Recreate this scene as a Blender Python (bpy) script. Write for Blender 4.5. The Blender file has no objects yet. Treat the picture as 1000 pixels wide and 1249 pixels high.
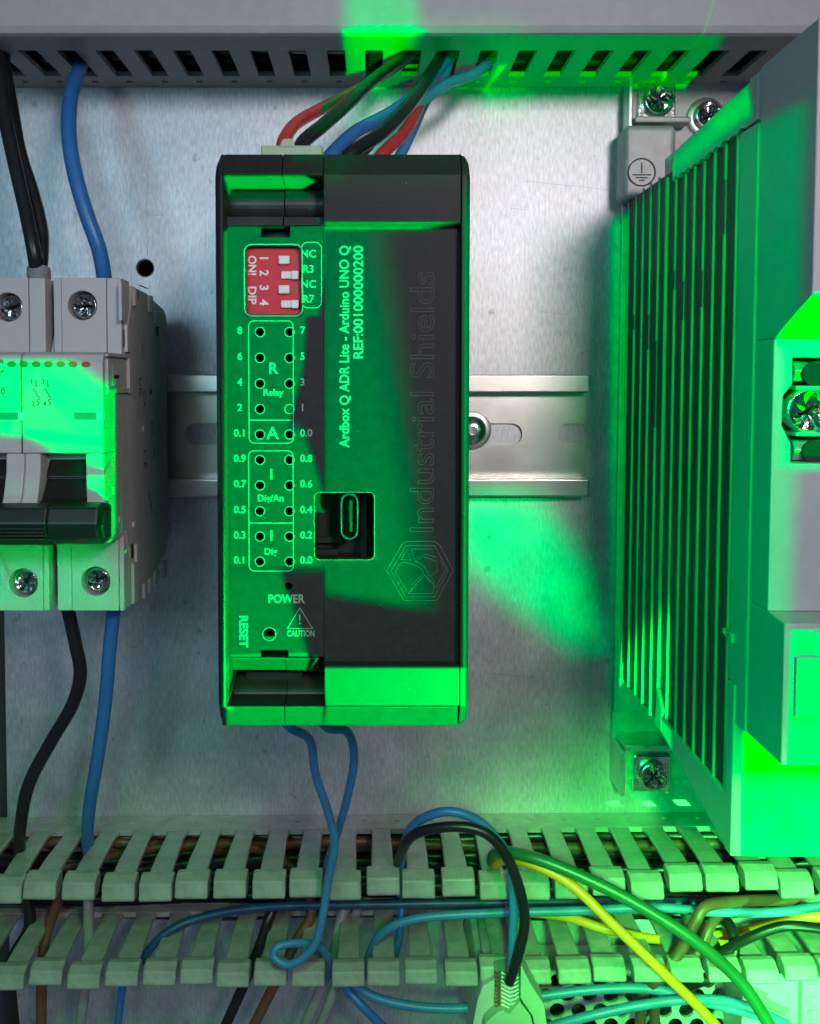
import bpy, bmesh, math, random
from mathutils import Vector, Matrix

random.seed(7)
sc = bpy.context.scene
C = sc.collection
R = math.radians

# ------------------------------------------------------------------ frame of reference
# Lengths in millimetres: x to the right, u up the mounting plate, h out of the plate.
# World: (x, -h, u) * 0.001
S = 0.001
DIST = 290.0          # camera to plate
FOC = 1200.0          # focal length in photo pixels (photo is 1000 wide)
PITCH = R(2.4)
PPX, PPY = 455.0, 515.0


def W(x, u, h):
    return Vector((x * S, -h * S, u * S))


def at(px, py, h):
    """photo measurement -> (x, u) in mm for something standing h above the plate"""
    xr = (px - PPX) / FOC
    yr = -(py - PPY) / FOC
    dy = math.cos(PITCH) + yr * math.sin(PITCH)
    dz = -math.sin(PITCH) + yr * math.cos(PITCH)
    t = (DIST - h) / dy
    return (t * xr, t * dz)


def p3(px, py, h):
    x, u = at(px, py, h)
    return (x, u, h)


def rect(px0, py0, px1, py1, h):
    """x0, x1, u0, u1"""
    cx, cy = (px0 + px1) / 2, (py0 + py1) / 2
    return at(px0, cy, h)[0], at(px1, cy, h)[0], at(cx, py1, h)[1], at(cx, py0, h)[1]


# ------------------------------------------------------------------ camera
cam_d = bpy.data.cameras.new('camera')
cam = bpy.data.objects.new('camera', cam_d)
C.objects.link(cam)
cam.location = W(0, 0, DIST)
cam.rotation_euler = (R(90) - PITCH, 0, 0)
cam_d.sensor_fit = 'HORIZONTAL'
cam_d.sensor_width = 36.0
cam_d.lens = 36.0 * FOC / 1000.0
cam_d.shift_x = (500 - PPX) / 1000.0
cam_d.shift_y = -(624.5 - PPY) / 1000.0
cam_d.clip_start = 0.005
cam_d.clip_end = 20.0
sc.camera = cam

# ------------------------------------------------------------------ world, lamps, exposure
world = bpy.data.worlds.new('World')
sc.world = world
world.use_nodes = True
bg = world.node_tree.nodes['Background']
bg.inputs['Color'].default_value = (0.42, 0.64, 0.80, 1)
bg.inputs['Strength'].default_value = 0.14

sc.view_settings.view_transform = 'Standard'
sc.view_settings.look = 'None'
sc.view_settings.exposure = 0.0
sc.view_settings.gamma = 1.0
sc.view_settings.use_curve_mapping = False


def aim(o, target):
    d = target - o.location
    o.rotation_euler = d.to_track_quat('-Z', 'Y').to_euler()


def area(name, loc, target, w, h, power, col):
    l = bpy.data.lights.new(name, 'AREA')
    l.shape = 'RECTANGLE'
    l.size = w * S
    l.size_y = h * S
    l.energy = power
    l.color = col
    o = bpy.data.objects.new(name, l)
    C.objects.link(o)
    o.location = W(*loc)
    aim(o, W(*target))
    return o


# a green LED near 525 nm lies outside the Rec.709 triangle: its red coordinate is below zero
GREEN = (-0.34, 1.0, -0.04)
GREENP = (-0.26, 1.0, 0.07)    # added beams, mainly on the controller
GREENB = (-0.24, 1.0, 0.0)     # added beams on the breaker
GREEN2 = (0.07, 1.0, 0.13)   # paler added beams over the open duct


def beam(name, loc, pts, power, soft=0.012, radius=0.25, col=GREEN):
    """Added, unseen green spot: nodes cut its cone to a convex outline
    given by points of the place, so its edges fall as hard or soft lines on whatever is there."""
    L = W(*loc)
    P = [W(*p3(*q)) for q in pts]
    cen = sum((p for p in P), Vector()) / len(P)
    l = bpy.data.lights.new(name, 'SPOT')
    l.energy = power
    l.color = (1, 1, 1)
    l.shadow_soft_size = radius * S
    axis = (cen - L).normalized()
    ang = max(math.acos(max(-1, min(1, axis.dot((p - L).normalized())))) for p in P)
    l.spot_size = min(R(170), 2.6 * ang + R(4))
    l.spot_blend = 0.0
    o = bpy.data.objects.new(name, l)
    C.objects.link(o)
    o.location = L
    aim(o, cen)
    l.use_nodes = True
    nt = l.node_tree
    nt.nodes.clear()
    out = nt.nodes.new('ShaderNodeOutputLight')
    em = nt.nodes.new('ShaderNodeEmission')
    geo = nt.nodes.new('ShaderNodeNewGeometry')
    prev = None
    for i in range(len(P)):
        a, b = P[i] - L, P[(i + 1) % len(P)] - L
        n = a.cross(b).normalized()
        if n.dot(cen - L) < 0:
            n = -n
        s = soft[i] if isinstance(soft, (list, tuple)) else soft
        dp = nt.nodes.new('ShaderNodeVectorMath')
        dp.operation = 'DOT_PRODUCT'
        nt.links.new(geo.outputs['Incoming'], dp.inputs[0])
        dp.inputs[1].default_value = n
        mr = nt.nodes.new('ShaderNodeMapRange')
        mr.interpolation_type = 'SMOOTHSTEP'
        nt.links.new(dp.outputs['Value'], mr.inputs['Value'])
        mr.inputs['From Min'].default_value = -s
        mr.inputs['From Max'].default_value = s
        mr.inputs['To Min'].default_value = 0
        mr.inputs['To Max'].default_value = 1
        if prev is None:
            prev = mr.outputs['Result']
        else:
            m = nt.nodes.new('ShaderNodeMath')
            m.operation = 'MULTIPLY'
            nt.links.new(prev, m.inputs[0])
            nt.links.new(mr.outputs['Result'], m.inputs[1])
            prev = m.outputs[0]
    cx = nt.nodes.new('ShaderNodeCombineXYZ')
    for i in range(3):
        cx.inputs[i].default_value = col[i]
    nt.links.new(cx.outputs[0], em.inputs['Color'])
    nt.links.new(prev, em.inputs['Strength'])
    nt.links.new(em.outputs[0], out.inputs['Surface'])
    return o


# room light from above, in front of the cabinet
area('room_light', (122, 112, 470), (5, 35, 0), 60, 50, 0.24, (1.0, 0.87, 0.90)).data.spread = R(95)
area('left_light', (-150, 95, 480), (-60, -15, 0), 110, 110, 0.19, (0.46, 0.80, 1.0)).data.spread = R(120)  # bluish light from the left, its source out of view

GR = (190, -220, 480)     # added green lamp position, low on the right
GL = (-20, -250, 420)     # added green lamp position, low in the middle
GT = (-40, -120, 520)     # added green lamp position, farther out
GF = (-60, 60, 430)        # added green lamp position opposite the power supply's flank
GU = (0, 195, 450)         # added green lamp position, high up
GC = (20, 40, 450)        # added green lamp position above, near the middle

# ------------------------------------------------------------------ mesh helpers
def mapw(axis, a, b, c):
    """2D polygon coordinates a, b and extrusion c -> (x, u, h)"""
    if axis == 'h':
        return (a, b, c)
    if axis == 'x':
        return (c, a, b)       # polygon in (u, h)
    return (a, c, b)           # axis 'u': polygon in (x, h)


class MB:
    def __init__(self):
        self.v, self.f, self.s = [], [], []

    def add(self, verts, faces, smooth=False):
        o = len(self.v)
        self.v += [tuple(v) for v in verts]
        for f in faces:
            self.f.append([i + o for i in f])
            self.s.append(smooth)
        return self

    def box(self, x0, x1, u0, u1, h0, h1):
        v = [(x, u, h) for x in (x0, x1) for u in (u0, u1) for h in (h0, h1)]
        return self.add(v, [(0, 1, 3, 2), (4, 6, 7, 5), (0, 4, 5, 1), (2, 3, 7, 6), (0, 2, 6, 4), (1, 5, 7, 3)])

    def prism(self, poly, axis, c0, c1):
        n = len(poly)
        v = [mapw(axis, a, b, c0) for a, b in poly] + [mapw(axis, a, b, c1) for a, b in poly]
        f = [list(range(n)), list(range(2 * n - 1, n - 1, -1))]
        for i in range(n):
            j = (i + 1) % n
            f.append([i, i + n, j + n, j])
        return self.add(v, f)

    def plate(self, polys, axis, c0, c1):
        """flat plate with holes: first outline(s) and holes in polys, even-odd fill"""
        cu = bpy.data.curves.new('tmp', 'CURVE')
        cu.dimensions = '2D'
        cu.fill_mode = 'BOTH'
        cu.extrude = abs(c1 - c0) / 2
        for poly in polys:
            sp = cu.splines.new('POLY')
            sp.points.add(len(poly) - 1)
            for i, (a, b) in enumerate(poly):
                sp.points[i].co = (a, b, 0, 1)
            sp.use_cyclic_u = True
        o = bpy.data.objects.new('tmp', cu)
        me = bpy.data.meshes.new_from_object(o)
        mid = (c0 + c1) / 2
        v = [mapw(axis, q.co.x, q.co.y, q.co.z + mid) for q in me.vertices]
        f = [list(p.vertices) for p in me.polygons]
        bpy.data.objects.remove(o)
        bpy.data.curves.remove(cu)
        bpy.data.meshes.remove(me)
        return self.add(v, f)

    def cyl(self, c, r, h0, h1, n=24, r1=None, axis='h'):
        """c: 2D centre in the polygon plane of the axis"""
        r1 = r if r1 is None else r1
        v = []
        for k, (rr, hh) in enumerate(((r, h0), (r1, h1))):
            for i in range(n):
                t = 2 * math.pi * i / n
                v.append(mapw(axis, c[0] + rr * math.cos(t), c[1] + rr * math.sin(t), hh))
        f = [[i, (i + 1) % n, (i + 1) % n + n, i + n] for i in range(n)]
        self.add(v, f, True)
        o = len(self.v) - 2 * n
        self.f.append([o + i for i in range(n - 1, -1, -1)]); self.s.append(False)
        self.f.append([o + n + i for i in range(n)]); self.s.append(False)
        return self

    def lathe(self, c, prof, n=32):
        """prof: list of (r, h); turned around the h axis at c"""
        v = []
        for r, h in prof:
            for i in range(n):
                t = 2 * math.pi * i / n
                v.append((c[0] + r * math.cos(t), c[1] + r * math.sin(t), h))
        f = []
        for k in range(len(prof) - 1):
            for i in range(n):
                j = (i + 1) % n
                f.append([k * n + i, k * n + j, (k + 1) * n + j, (k + 1) * n + i])
        return self.add(v, f, True)

    def tube(self, pts, r, n=12, caps=True):
        P = [Vector(p) for p in pts]
        T = [(P[min(i + 1, len(P) - 1)] - P[max(i - 1, 0)]).normalized() for i in range(len(P))]
        nrm = T[0].orthogonal().normalized()
        v = []
        for i, p in enumerate(P):
            nrm = (nrm - T[i] * nrm.dot(T[i])).normalized()
            bn = T[i].cross(nrm)
            rr = r[i] if isinstance(r, list) else r
            for k in range(n):
                t = 2 * math.pi * k / n
                v.append(p + (nrm * math.cos(t) + bn * math.sin(t)) * rr)
        f = []
        for i in range(len(P) - 1):
            for k in range(n):
                j = (k + 1) % n
                f.append([i * n + k, i * n + j, (i + 1) * n + j, (i + 1) * n + k])
        if caps:
            f.append([n - 1 - k for k in range(n)])
            f.append([(len(P) - 1) * n + k for k in range(n)])
        return self.add(v, f, True)

    def mesh(self, name):
        me = bpy.data.meshes.new(name)
        me.from_pydata([W(*v) for v in self.v], [], self.f)
        bm = bmesh.new()
        bm.from_mesh(me)
        bmesh.ops.remove_doubles(bm, verts=bm.verts, dist=1e-6)
        bmesh.ops.recalc_face_normals(bm, faces=bm.faces)
        bm.to_mesh(me)
        bm.free()
        if any(self.s):
            me.polygons.foreach_set('use_smooth', [True] * len(me.polygons))
            me.set_sharp_from_angle(angle=R(38))
        return me

    def build(self, name, mat, parent=None, bevel=0.0, seg=2):
        me = self.mesh(name)
        me.materials.append(mat)
        return link(name, me, parent, bevel, seg)


def link(name, me, parent=None, bevel=0.0, seg=2):
    o = bpy.data.objects.new(name, me)
    C.objects.link(o)
    if parent is not None:
        o.parent = parent
        root = parent
        if root.parent is None:
            o.matrix_parent_inverse = Matrix.Translation(root.location).inverted()
    if bevel > 0:
        m = o.modifiers.new('bevel', 'BEVEL')
        m.width = bevel * S
        m.segments = seg
        m.limit_method = 'ANGLE'
        m.angle_limit = R(35)
        m.harden_normals = False
        m.use_clamp_overlap = True
    return o


def thing(name, label, cat, loc, group=None):
    o = bpy.data.objects.new(name, None)
    C.objects.link(o)
    o.empty_display_size = 0.01
    o.location = W(*loc)
    o['label'] = label
    o['category'] = cat
    if group:
        o['group'] = group
    return o


def tag(o, label, cat, group=None):
    o['label'] = label
    o['category'] = cat
    if group:
        o['group'] = group
    return o


def rrect(x0, x1, u0, u1, r, n=5):
    out = []
    for cx, cu, a0 in ((x1 - r, u1 - r, 0), (x0 + r, u1 - r, 90), (x0 + r, u0 + r, 180), (x1 - r, u0 + r, 270)):
        for i in range(n + 1):
            t = R(a0 + 90 * i / n)
            out.append((cx + r * math.cos(t), cu + r * math.sin(t)))
    return out


def circ(c, r, n=20):
    return [(c[0] + r * math.cos(2 * math.pi * i / n), c[1] + r * math.sin(2 * math.pi * i / n)) for i in range(n)]


def catmull(pts, sub=8):
    P = [Vector(p) for p in pts]
    out = []
    for i in range(len(P) - 1):
        p0, p1, p2, p3_ = P[max(i - 1, 0)], P[i], P[i + 1], P[min(i + 2, len(P) - 1)]
        for k in range(sub):
            t = k / sub
            out.append(0.5 * ((2 * p1) + (p2 - p0) * t + (2 * p0 - 5 * p1 + 4 * p2 - p3_) * t * t + (3 * p1 - p0 - 3 * p2 + p3_) * t ** 3))
    out.append(P[-1])
    return out


def text_mesh(body, size, px, py, h, rot=0, thick=0.05, align='CENTER', outline=0.0, weight=0.0, sx=1.0, fit=None):
    """lettering lying on the plane h, size in mm (cap height about 0.7 size)"""
    cu = bpy.data.curves.new('tmp', 'FONT')
    cu.body = body
    cu.size = size
    cu.align_x = align
    cu.align_y = 'CENTER'
    if outline > 0:
        cu.fill_mode = 'NONE'
        cu.bevel_depth = outline
        cu.bevel_resolution = 0
        cu.resolution_u = 4
    else:
        cu.extrude = thick / 2
        cu.offset = weight
        cu.resolution_u = 3
    o = bpy.data.objects.new('tmp', cu)
    me = bpy.data.meshes.new_from_object(o)
    x, u = at(px, py, h)
    xs = [v.co.x for v in me.vertices]
    k = sx
    if fit and xs:
        k = fit / (max(xs) - min(xs))
    ct, st = math.cos(R(rot)), math.sin(R(rot))
    V = []
    for v in me.vertices:
        a, b = v.co.x * k, v.co.y
        V.append((x + a * ct - b * st, u + a * st + b * ct, h + v.co.z))
    F = [list(p.vertices) for p in me.polygons]
    bpy.data.objects.remove(o)
    bpy.data.curves.remove(cu)
    bpy.data.meshes.remove(me)
    return V, F


# ------------------------------------------------------------------ materials
def mat(name, col, rough=0.5, metal=0.0, var=0.08, nscale=400, bump=0.0, bscale=2500, spec=0.5, rvar=0.1, stretch=None, coat=0.0, col2=None, specks=0.0):
    m = bpy.data.materials.new(name)
    m.use_nodes = True
    nt = m.node_tree
    b = nt.nodes['Principled BSDF']
    b.inputs['Metallic'].default_value = metal
    b.inputs['Specular IOR Level'].default_value = spec
    b.inputs['Coat Weight'].default_value = coat
    tc = nt.nodes.new('ShaderNodeTexCoord')
    mp = nt.nodes.new('ShaderNodeMapping')
    nt.links.new(tc.outputs['Object'], mp.inputs['Vector'])
    if stretch:
        mp.inputs['Scale'].default_value = stretch
    nz = nt.nodes.new('ShaderNodeTexNoise')
    nz.inputs['Scale'].default_value = nscale
    nz.inputs['Detail'].default_value = 6
    nz.inputs['Roughness'].default_value = 0.6
    nt.links.new(mp.outputs[0], nz.inputs['Vector'])
    rp = nt.nodes.new('ShaderNodeValToRGB')
    c2 = col2 if col2 else tuple(min(1, c * (1 + var)) for c in col)
    c1 = tuple(c * (1 - var) for c in col)
    rp.color_ramp.elements[0].position = 0.32
    rp.color_ramp.elements[1].position = 0.68
    rp.color_ramp.elements[0].color = (*c1, 1)
    rp.color_ramp.elements[1].color = (*c2, 1)
    nt.links.new(nz.outputs['Fac'], rp.inputs['Fac'])
    if specks > 0:
        ns = nt.nodes.new('ShaderNodeTexNoise')
        ns.inputs['Scale'].default_value = 900
        ns.inputs['Detail'].default_value = 4
        ns.inputs['Roughness'].default_value = 0.75
        nt.links.new(mp.outputs[0], ns.inputs['Vector'])
        sr = nt.nodes.new('ShaderNodeMapRange')
        sr.inputs['From Min'].default_value = 0.69
        sr.inputs['From Max'].default_value = 0.74
        nt.links.new(ns.outputs['Fac'], sr.inputs['Value'])
        sm = nt.nodes.new('ShaderNodeMath'); sm.operation = 'MULTIPLY'
        sm.inputs[1].default_value = specks
        nt.links.new(sr.outputs[0], sm.inputs[0])
        mx = nt.nodes.new('ShaderNodeMix'); mx.data_type = 'RGBA'
        nt.links.new(sm.outputs[0], mx.inputs[0])
        nt.links.new(rp.outputs['Color'], mx.inputs[6])
        mx.inputs[7].default_value = (0.45, 0.45, 0.43, 1)
        nt.links.new(mx.outputs[2], b.inputs['Base Color'])
    else:
        nt.links.new(rp.outputs['Color'], b.inputs['Base Color'])
    mr = nt.nodes.new('ShaderNodeMapRange')
    mr.inputs['To Min'].default_value = max(0.02, rough - rvar)
    mr.inputs['To Max'].default_value = min(1, rough + rvar)
    nt.links.new(nz.outputs['Fac'], mr.inputs['Value'])
    nt.links.new(mr.outputs[0], b.inputs['Roughness'])
    if bump > 0:
        nb = nt.nodes.new('ShaderNodeTexNoise')
        nb.inputs['Scale'].default_value = bscale
        nb.inputs['Detail'].default_value = 3
        nt.links.new(mp.outputs[0], nb.inputs['Vector'])
        bp = nt.nodes.new('ShaderNodeBump')
        bp.inputs['Strength'].default_value = bump
        bp.inputs['Distance'].default_value = 0.0002
        nt.links.new(nb.outputs['Fac'], bp.inputs['Height'])
        nt.links.new(bp.outputs[0], b.inputs['Normal'])
    return m


def plate_material():
    """galvanised sheet: brushed grain, blotches, a few scratches"""
    m = mat('galvanised_steel', (0.59, 0.60, 0.62), 0.50, 0.80, 0.14, 60, 0.12, 1500, rvar=0.07)
    nt = m.node_tree
    b = nt.nodes['Principled BSDF']
    tc = nt.nodes['Texture Coordinate']
    base = b.inputs['Base Color'].links[0].from_socket
    # fine vertical grain
    mp = nt.nodes.new('ShaderNodeMapping')
    mp.inputs['Scale'].default_value = (1700, 1700, 380)
    nt.links.new(tc.outputs['Object'], mp.inputs['Vector'])
    g = nt.nodes.new('ShaderNodeTexNoise')
    g.inputs['Scale'].default_value = 1.0
    g.inputs['Detail'].default_value = 4
    nt.links.new(mp.outputs[0], g.inputs['Vector'])
    r1 = nt.nodes.new('ShaderNodeMapRange')
    r1.inputs['From Min'].default_value = 0.3
    r1.inputs['From Max'].default_value = 0.7
    r1.inputs['To Min'].default_value = 0.80
    r1.inputs['To Max'].default_value = 1.12
    nt.links.new(g.outputs['Fac'], r1.inputs['Value'])
    # faint marks
    v = nt.nodes.new('ShaderNodeTexNoise')
    v.inputs['Scale'].default_value = 220
    v.inputs['Detail'].default_value = 2
    nt.links.new(tc.outputs['Object'], v.inputs['Vector'])
    r2 = nt.nodes.new('ShaderNodeMapRange')
    r2.inputs['From Min'].default_value = 0.27
    r2.inputs['From Max'].default_value = 0.33
    r2.inputs['To Min'].default_value = 0.72
    r2.inputs['To Max'].default_value = 1.0
    nt.links.new(v.outputs['Fac'], r2.inputs['Value'])
    mu = nt.nodes.new('ShaderNodeMath'); mu.operation = 'MULTIPLY'
    nt.links.new(r1.outputs[0], mu.inputs[0]); nt.links.new(r2.outputs[0], mu.inputs[1])
    vm = nt.nodes.new('ShaderNodeVectorMath'); vm.operation = 'SCALE'
    nt.links.new(base, vm.inputs[0]); nt.links.new(mu.outputs[0], vm.inputs['Scale'])
    nt.links.new(vm.outputs[0], b.inputs['Base Color'])
    return m


M = {}
M['plate'] = plate_material()
M['steel'] = mat('zinc_plated_steel', (0.62, 0.61, 0.58), 0.34, 0.85, 0.12, 250, 0.08, 1800)
M['cast'] = mat('dull_cast_zinc', (0.46, 0.46, 0.45), 0.55, 0.45, 0.18, 200, 0.25, 1500)
M['rail'] = mat('rail_steel', (0.64, 0.62, 0.58), 0.30, 0.95, 0.06, 120, 0.06, 1800, rvar=0.04)
M['screw'] = mat('bright_screw_steel', (0.72, 0.72, 0.72), 0.2, 1.0, 0.15, 600, 0.25, 1500)
M['screw_face'] = mat('faceted_screw_steel', (0.34, 0.35, 0.36), 0.16, 1.0, 0.25, 900, 0.2, 1500)
M['duct'] = mat('grey_duct_plastic', (0.38, 0.375, 0.385), 0.50, 0, 0.06, 300, 0.10, 3500)
M['duct_low'] = mat('grey_duct_plastic_worn', (0.29, 0.29, 0.26), 0.33, 0, 0.20, 220, 0.16, 3000, specks=0.3)
M['mcb'] = mat('light_grey_moulding', (0.47, 0.45, 0.44), 0.48, 0, 0.04, 300, 0.06, 4000)
M['mcb_side'] = mat('grey_moulding_side', (0.46, 0.45, 0.43), 0.6, 0, 0.10, 250, 0.10, 3500)
M['black'] = mat('black_toggle_plastic', (0.010, 0.011, 0.010), 0.42, 0, 0.15, 300, 0.06, 3000)
M['plc'] = mat('black_housing_plastic', (0.017, 0.017, 0.018), 0.55, 0, 0.15, 500, 0.12, 3800, spec=0.22, specks=0.5)
M['label'] = mat('matte_black_front_foil', (0.021, 0.019, 0.020), 0.6, 0, 0.22, 500, 0.16, 5000, spec=0.22, specks=0.35)
M['clip'] = mat('glossy_black_clip', (0.022, 0.022, 0.022), 0.36, 0, 0.25, 250, 0.12, 2200)
M['dark'] = mat('recess_shade', (0.008, 0.008, 0.008), 0.7, 0)  # near-black puts the shade of recesses and openings into the colour
M['print'] = mat('pale_print', (0.26, 0.27, 0.26), 0.6, 0, 0.15, 1500)
M['etch'] = mat('grey_etched_line', (0.11, 0.105, 0.105), 0.6, 0, 0.2, 900)
M['red'] = mat('red_switch_plastic', (0.60, 0.006, 0.024), 0.5, 0, 0.10, 600, 0.05)
M['white'] = mat('white_plastic', (0.75, 0.74, 0.70), 0.4, 0, 0.06, 600)
M['psu'] = mat('grey_painted_housing', (0.40, 0.40, 0.41), 0.5, 0, 0.05, 300, 0.14, 3500)
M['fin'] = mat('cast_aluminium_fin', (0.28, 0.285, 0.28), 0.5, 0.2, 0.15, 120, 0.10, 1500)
M['psu_alu'] = mat('cast_aluminium_panel', (0.42, 0.43, 0.43), 0.5, 0.15, 0.06, 220, 0.12, 3000)
M['finbase'] = mat('dark_groove_shade', (0.038, 0.041, 0.038), 0.6, 0.0, 0.2, 150)  # near-black puts groove shade into the colour; earth symbol uses it too
M['w_black'] = mat('black_wire', (0.011, 0.011, 0.012), 0.34, 0, 0.15, 200, 0.05, 1500)
M['w_blue'] = mat('blue_wire', (0.028, 0.155, 0.43), 0.38, 0, 0.10, 200, 0.05, 1500)
M['w_navy'] = mat('navy_wire', (0.012, 0.06, 0.15), 0.40, 0, 0.12, 200, 0.05, 1500)
M['w_lblue'] = mat('light_blue_wire', (0.04, 0.19, 0.40), 0.42, 0, 0.10, 200, 0.05, 1500)
M['w_red'] = mat('red_wire', (0.50, 0.035, 0.035), 0.38, 0, 0.10, 200, 0.05, 1500)
M['w_brown'] = mat('brown_wire', (0.15, 0.055, 0.03), 0.42, 0, 0.15, 200, 0.05, 1500)
M['w_yellow'] = mat('yellow_green_wire', (1.0, 0.30, 0.01), 0.42, 0, 0.10, 200, 0.05, 1500)
M['w_green'] = mat('green_wire', (0.012, 0.12, 0.04), 0.36, 0, 0.12, 200, 0.05, 1500)
M['w_grey'] = mat('grey_wire', (0.25, 0.25, 0.24), 0.45, 0, 0.12, 200, 0.05, 1500)
M['ferrule'] = mat('grey_ferrule_plastic', (0.26, 0.26, 0.27), 0.45)
M['cream'] = mat('pale_green_connector', (0.34, 0.47, 0.31), 0.5, 0, 0.06, 300)
M['ink'] = mat('dark_grey_ink', (0.05, 0.06, 0.05), 0.6)
M['orange'] = mat('orange_ink', (0.95, 0.10, 0.01), 0.55, 0, 0.10, 900)
M['redink'] = mat('red_ink', (0.50, 0.04, 0.03), 0.55)
M['window'] = mat('grey_blue_window', (0.12, 0.16, 0.17), 0.3)
M['brass'] = mat('brass_pin', (0.70, 0.50, 0.18), 0.3, 0.9)
M['cabinet'] = mat('dark_cabinet_back', (0.05, 0.05, 0.055), 0.6)

# ------------------------------------------------------------------ the setting
hole = at(177, 327, 0)
xl = at(7, 860, 0)[0]
mb = MB().plate([[(xl, -230), (230, -230), (230, 160), (xl, 160)], circ(hole, 2.5)], 'h', -2, 0)
plate = o = mb.build('mounting_plate', M['plate'])
o['kind'] = 'structure'
mb = MB().lathe(hole, [(2.75, 0.02), (2.62, 0.16), (2.48, -0.05), (2.46, -1.95)], 24)
mb.build('hole_rim', M['steel'], o)
o = MB().box(-260, 260, -260, 200, -18, -16).build('cabinet_back', M['cabinet'])
o['kind'] = 'structure'
# scratches in the sheet
for pp in (((640, 221), (690, 226), (748, 232)), ((622, 254), (642, 256)), ((180, 205), (179, 260), (180, 318)), ((180, 262), (198, 263)), ((590, 820), (640, 826)), ((225, 690), (240, 700)), ((660, 380), (690, 384)), ((20, 300), (24, 312))):
    MB().tube([p3(x_, y_, .01) for x_, y_ in pp], .035, 4).build('scratch', M['ink'], plate)


# ------------------------------------------------------------------ upper cable duct
uw = at(455, 107, 0)[1]
duct = thing('cable_duct', 'grey closed slotted cable duct with lid along the top edge of the plate', 'cable duct', (0, uw, 0))
XL, XR = -150, 150
x00 = at(22, 60, 33.6)[0] - 0.5
PIT = 9.95
slot = 4.7
HS0, HS1 = 10.6, 34.6
k0 = int((XL - x00) / PIT)
# base strip with the little square break-off holes
holes = []
for k in range(-6, 24):
    cx = x00 + k * PIT + slot / 2
    if XL + 3 < cx < XR - 3:
        holes.append([(cx - .9, 4.8), (cx + .9, 4.8), (cx + .9, 6.6), (cx - .9, 6.6)])
MB().plate([[(XL, 0.2), (XR, 0.2), (XR, HS0), (XL, HS0)]] + holes, 'u', uw, uw + 1.4).build('base_strip', M['duct'], duct)
fm = None
for k in range(-6, 24):
    a = x00 + k * PIT + slot
    b = x00 + (k + 1) * PIT
    if a < XL or b > XR:
        continue
    if fm is None:
        f0 = MB().box(a, b, uw, uw + 1.4, HS0, HS1).build('finger', M['duct'], duct)
        fm = f0.data; ax0 = a
    else:
        f = link('finger', fm, duct)
        f.location.x = (a - ax0) * S
MB().box(XL, XR, uw, uw + 1.4, HS1, 46).build('lip_strip', M['duct'], duct)
MB().prism([(uw - 1.3, 36), (uw - 1.3, 46.2), (uw - 0.9, 47.6), (uw + 0.6, 48.4), (uw + 60, 48.4), (uw + 60, 47), (uw + 0.9, 47), (uw - 0.05, 46), (uw - 0.05, 36)], 'x', XL, XR).build('lid', M['duct'], duct, 0.15)
MB().box(XL, XR, uw + 1.5, uw + 55, 0.3, 1.5).build('base', M['duct'], duct)
MB().box(XL, XR, uw + 54, uw + 55.5, 1.6, 46).build('far_wall', M['duct'], duct)

# ------------------------------------------------------------------ lower cable duct, lid off
ua = at(455, 993, 0)[1]
ub = ua - 24.2
dl = thing('cable_duct', 'grey open slotted cable duct without lid running across the bottom', 'cable duct', (0, ua, 0))
HT = 37.5
xf0 = at(50, 1086, HT + 2)[0]
PT = 9.85


def finger_mesh(u, inner):
    """one finger: strip with a slight bend and a thicker snap tip, centred on x=0; u is the wall's visible face"""
    mb = MB()
    s = 1 if not inner else -1
    w0, w1, wt = 2.65, 2.95, 4.3
    t = 1.5
    # strip in three sections
    sec = [(9.5, w0 + .5, 0), (12, w0, 0), (26, w1, 0.05), (34.5, w1 + .1, -0.55)]
    V, F = [], []
    for h, w, du in sec:
        for (xx, uu) in ((-w, u + du), (w, u + du), (w, u + du - t), (-w, u + du - t)):
            V.append((xx, uu, h))
    for i in range(len(sec) - 1):
        for k in range(4):
            j = (k + 1) % 4
            F.append([i * 4 + k, i * 4 + j, i * 4 + 4 + j, i * 4 + 4 + k])
    F.append([3, 2, 1, 0])
    F.append([12, 13, 14, 15])
    mb.add(V, F)
    # tip
    top, bot = (u + .8, u - 4.9) if not inner else (u + 1.3, u - 3.6)
    prof = [(top - .9, 33.6), (top - .05, 34.6), (top, 36.6), (top - 1.1, 39.2), (bot + .7, 40.2), (bot, 39.5), (bot + .2, 36.5), (bot + 1.7, 34.0)]
    mb.prism(prof, 'x', -wt, wt)
    return mb


for row, (uu, inner) in enumerate(((ua, False), (ub, True))):
    wall = MB()
    pips = []
    wall.box(XL, XR, uu - 1.5, uu, 0.2, 9.6)
    wall.build('wall_strip', M['duct_low'], dl)
    xoff = 0.0 if row == 0 else 0.5
    fm = None
    for k in range(-6, 24):
        cx = xf0 + k * PT + xoff
        if cx < XL or cx > XR:
            continue
        if fm is None:
            fo = finger_mesh(uu, inner).build('finger', M['duct_low'], dl, 1.0, 3)
            fm = fo.data
        else:
            fo = link('finger', fm, dl, 1.0, 3)
        fo.location = ((cx) * S, 0, 0)
        fo.rotation_euler = (random.gauss(0, .022), random.uniform(-.015, .015), random.uniform(-.014, .014))
        # matrix: rotate about the finger's root
        root = W(0, uu, 9)
        rot = fo.rotation_euler.to_matrix()
        fo.location = Vector((cx * S, 0, 0)) + root - rot @ root
        if row == 0:
            MB().cyl((cx + 4.9, 4.2), 0.85, uu, uu + .35, 10, 0.6, axis='u').build('pip', M['duct_low'], dl)
MB().box(XL, XR, ub, ua - 1.6, 0.3, 1.6).build('base', M['duct_low'], dl)
dl.rotation_euler = (0, R(-0.45), 0)

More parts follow.
